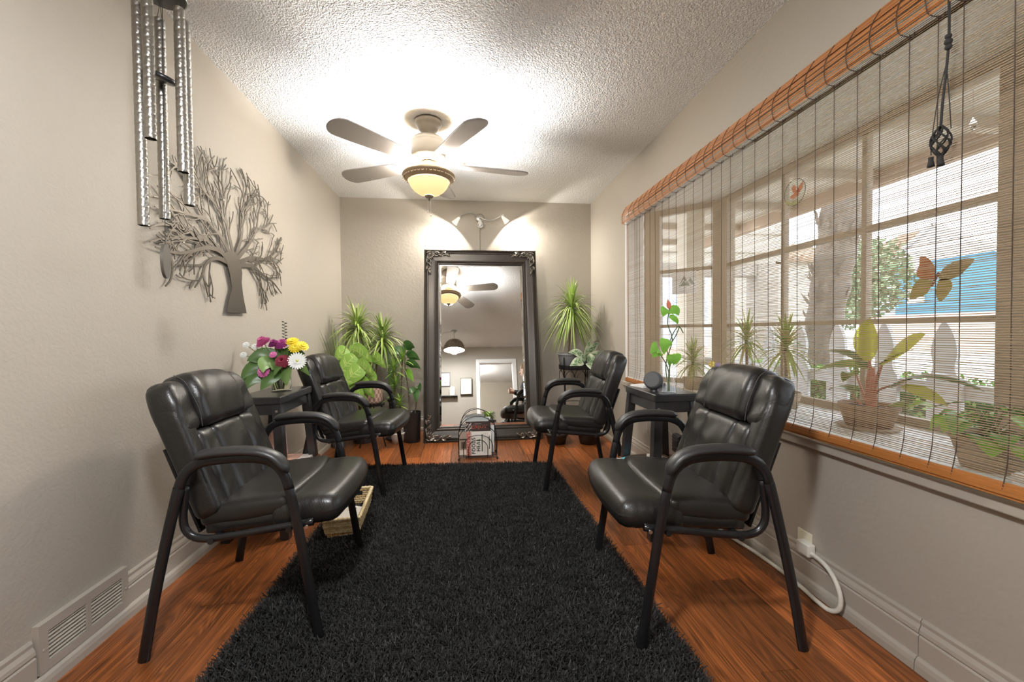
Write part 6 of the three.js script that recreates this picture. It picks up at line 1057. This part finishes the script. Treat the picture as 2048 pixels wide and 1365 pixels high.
for (const [x, y, z, r, h, n, lb, sd] of [[14.5, 2.9, -13.6, 1.4, 1.5, 2600, 'hazy green street tree left of the blue building', 401], [17.5, 2.2, -17.6, 1.5, 1.3, 2000, 'pale green street tree behind the butterfly ornament', 402], [9.5, 0.9, -12.5, 1.0, 0.8, 1600, 'round green bush in front of the white block', 403]]) {
  const t = thing('street_tree', lb, 'tree', x, -0.30, z, 0, 'street trees');
  mesh('trunk', taper([[0, 0, 0], [0.05, y * 0.5, 0], [0, y + 0.3, 0]], (k) => 0.12 - 0.05 * k, 10, 8), M.bark, t);
  foliage(t, n, 3.2, () => { let a, b, c; do { a = rr(-1, 1); b = rr(-1, 1); c = rr(-1, 1); } while (a * a + b * b + c * c > 1); return [a * r, y + 0.3 + b * h, c * r]; }, [[0.17, 0.22, 0.11], [0.12, 0.165, 0.08], [0.22, 0.26, 0.15]], sd);
}
// ---------- the photographer beside the window, seen in the mirror ----------
{
  const PX = 1.12, PZ = -0.36;
  const person = thing('person', 'person in dark clothes with long light brown hair holding a phone', 'person', PX, 0, PZ);
  // the field: tapered capsules joined smoothly; faces -x
  const cap = (p, a, b, ra, rb) => { const bx = b[0] - a[0], by = b[1] - a[1], bz = b[2] - a[2], px = p[0] - a[0], py = p[1] - a[1], pz = p[2] - a[2], l = bx * bx + by * by + bz * bz, t = Math.max(0, Math.min(1, (px * bx + py * by + pz * bz) / l)); return Math.hypot(px - bx * t, py - by * t, pz - bz * t) - (ra + (rb - ra) * t); };
  const smin = (a, b, k) => { const h = Math.max(k - Math.abs(a - b), 0) / k; return Math.min(a, b) - h * h * k * 0.25; };
  function fieldMesh(bones, k, c, half, res) {
    const mc = new MarchingCubes(res, new THREE.MeshBasicMaterial(), false, false, 220000); mc.isolation = 0; mc.reset();
    const f = mc.field, s = mc.size;
    for (let z = 0; z < s; z++) for (let y = 0; y < s; y++) for (let x = 0; x < s; x++) { const p = [c[0] + ((x - s / 2) / (s / 2)) * half, c[1] + ((y - s / 2) / (s / 2)) * half, c[2] + ((z - s / 2) / (s / 2)) * half]; let d = 1e3; for (const b of bones) { const q = cap(p, b[0], b[1], b[2], b[3]); if (q < d + k) d = smin(d, q, b[4] ?? k); } f[x + y * s + z * s * s] = -d; }
    mc.update();
    const n = mc.count ?? mc.geometry.drawRange.count, g = new THREE.BufferGeometry(); g.setAttribute('position', new THREE.BufferAttribute(mc.positionArray.slice(0, n * 3), 3)); g.setAttribute('normal', new THREE.BufferAttribute(mc.normalArray.slice(0, n * 3), 3));
    g.scale(half, half, half); g.translate(...c); g.setAttribute('uv', new THREE.BufferAttribute(new Float32Array(n * 2), 2)); return g;
  }
  const body = [];
  for (const s of [-1, 1]) body.push([[0.02, 0.86, s * 0.09], [0.0, 0.47, s * 0.095], 0.088, 0.056], [[0.0, 0.47, s * 0.095], [0.025, 0.09, s * 0.1], 0.055, 0.037], [[0.035, 0.04, s * 0.1], [-0.13, 0.028, s * 0.115], 0.034, 0.026], [[0.0, 1.37, s * 0.165], [-0.03, 1.13, s * 0.20], 0.05, 0.041], [[-0.03, 1.13, s * 0.20], [-0.215, 1.19, s * 0.085], 0.038, 0.026]);
  body.push([[0.02, 0.90, -0.06], [0.02, 0.90, 0.06], 0.105, 0.105], [[0.01, 0.95, 0], [-0.005, 1.16, 0], 0.10, 0.095], [[-0.005, 1.16, -0.05], [-0.005, 1.16, 0.05], 0.098, 0.098], [[0.0, 1.30, -0.085], [0.0, 1.30, 0.085], 0.088, 0.088], [[0.0, 1.385, -0.13], [0.0, 1.385, 0.13], 0.048, 0.048]);
  const cloth = fieldMesh(body, 0.05, [0, 0.76, 0], 0.80, 120);
  mesh('clothed_body', cloth, std([0.018, 0.018, 0.022], 0.8), person);
  const headB = [[[0.012, 1.40, 0], [0.0, 1.50, 0], 0.046, 0.048, 0.03], [[0.025, 1.62, 0], [0.0, 1.60, 0], 0.085, 0.082, 0.03], [[-0.02, 1.545, 0], [-0.048, 1.520, 0], 0.058, 0.032, 0.03], [[-0.075, 1.60, 0], [-0.098, 1.565, 0], 0.011, 0.014, 0.018], [[-0.078, 1.535, -0.016], [-0.078, 1.535, 0.016], 0.008, 0.008, 0.012], [[-0.068, 1.622, -0.03], [-0.068, 1.622, 0.03], 0.012, 0.012, 0.02]];
  for (const s of [-1, 1]) headB.push([[0.02, 1.61, s * 0.078], [0.022, 1.575, s * 0.078], 0.014, 0.010, 0.01]);
  const skin = std([0.56, 0.36, 0.27], 0.55);
  mesh('head', fieldMesh(headB, 0.03, [-0.005, 1.55, 0], 0.17, 84), skin, person);
  for (const s of [-1, 1]) mesh('eye', ball(0.0095, -0.077, 1.602, s * 0.030, 10), std([0.06, 0.045, 0.035], 0.2), person);
  const hairB = [[[0.03, 1.65, 0], [0.035, 1.63, 0], 0.098, 0.098], [[-0.03, 1.685, -0.03], [-0.03, 1.685, 0.03], 0.05, 0.05]];
  for (const s of [-1, 0, 1]) hairB.push([[0.05, 1.60, s * 0.065], [0.075, 1.36, s * 0.085], 0.052, 0.04], [[0.075, 1.36, s * 0.085], [0.08, 1.22, s * 0.08], 0.04, 0.02]);
  mesh('hair', fieldMesh(hairB, 0.03, [0.02, 1.47, 0], 0.30, 72), std([0.20, 0.125, 0.065], 0.6), person);
  const hand = (s) => {
    const w = [-0.225, 1.193, s * 0.078], b = [[w, [-0.275, 1.205, s * 0.055], 0.024, 0.026, 0.02]];
    for (let i = 0; i < 4; i++) { const y = 1.235 - i * 0.019, l = [0.92, 1, 0.95, 0.78][i], k0 = [-0.285, y, s * 0.050], k1 = [-0.285 - 0.032 * l, y + 0.003, s * 0.040], k2 = [-0.285 - 0.045 * l, y + 0.002, s * 0.018], k3 = [-0.285 - 0.036 * l, y, s * 0.002 + s * 0.004]; b.push([k0, k1, 0.0098, 0.009, 0.008], [k1, k2, 0.009, 0.0083, 0.006], [k2, k3, 0.0083, 0.0072, 0.006]); }
    b.push([[-0.25, 1.225, s * 0.056], [-0.275, 1.258, s * 0.036], 0.012, 0.0105, 0.012], [[-0.275, 1.258, s * 0.036], [-0.292, 1.262, s * 0.016], 0.0105, 0.009, 0.008]);
    return fieldMesh(b, 0.012, [-0.28, 1.22, s * 0.045], 0.105, 64);
  };
  for (const s of [-1, 1]) mesh('hand', hand(s), skin, person);
  const ph = thing('phone', 'phone held up in the hands of the photographer', 'phone', PX - 0.315, 1.222, PZ, 0);
  mesh('phone_case', rbox(0.009, 0.078, 0.15, 0.003), M.blackPlastic, ph);
  mesh('phone_screen', new THREE.PlaneGeometry(0.142, 0.07).rotateY(PI / 2).translate(0.0048, 0, 0), phys([0.2, 0.2, 0.2], 0.2, { emissive: new THREE.Color(0.5, 0.48, 0.45), emissiveIntensity: 0.5 }), ph);
}
renderer.render(scene, camera);
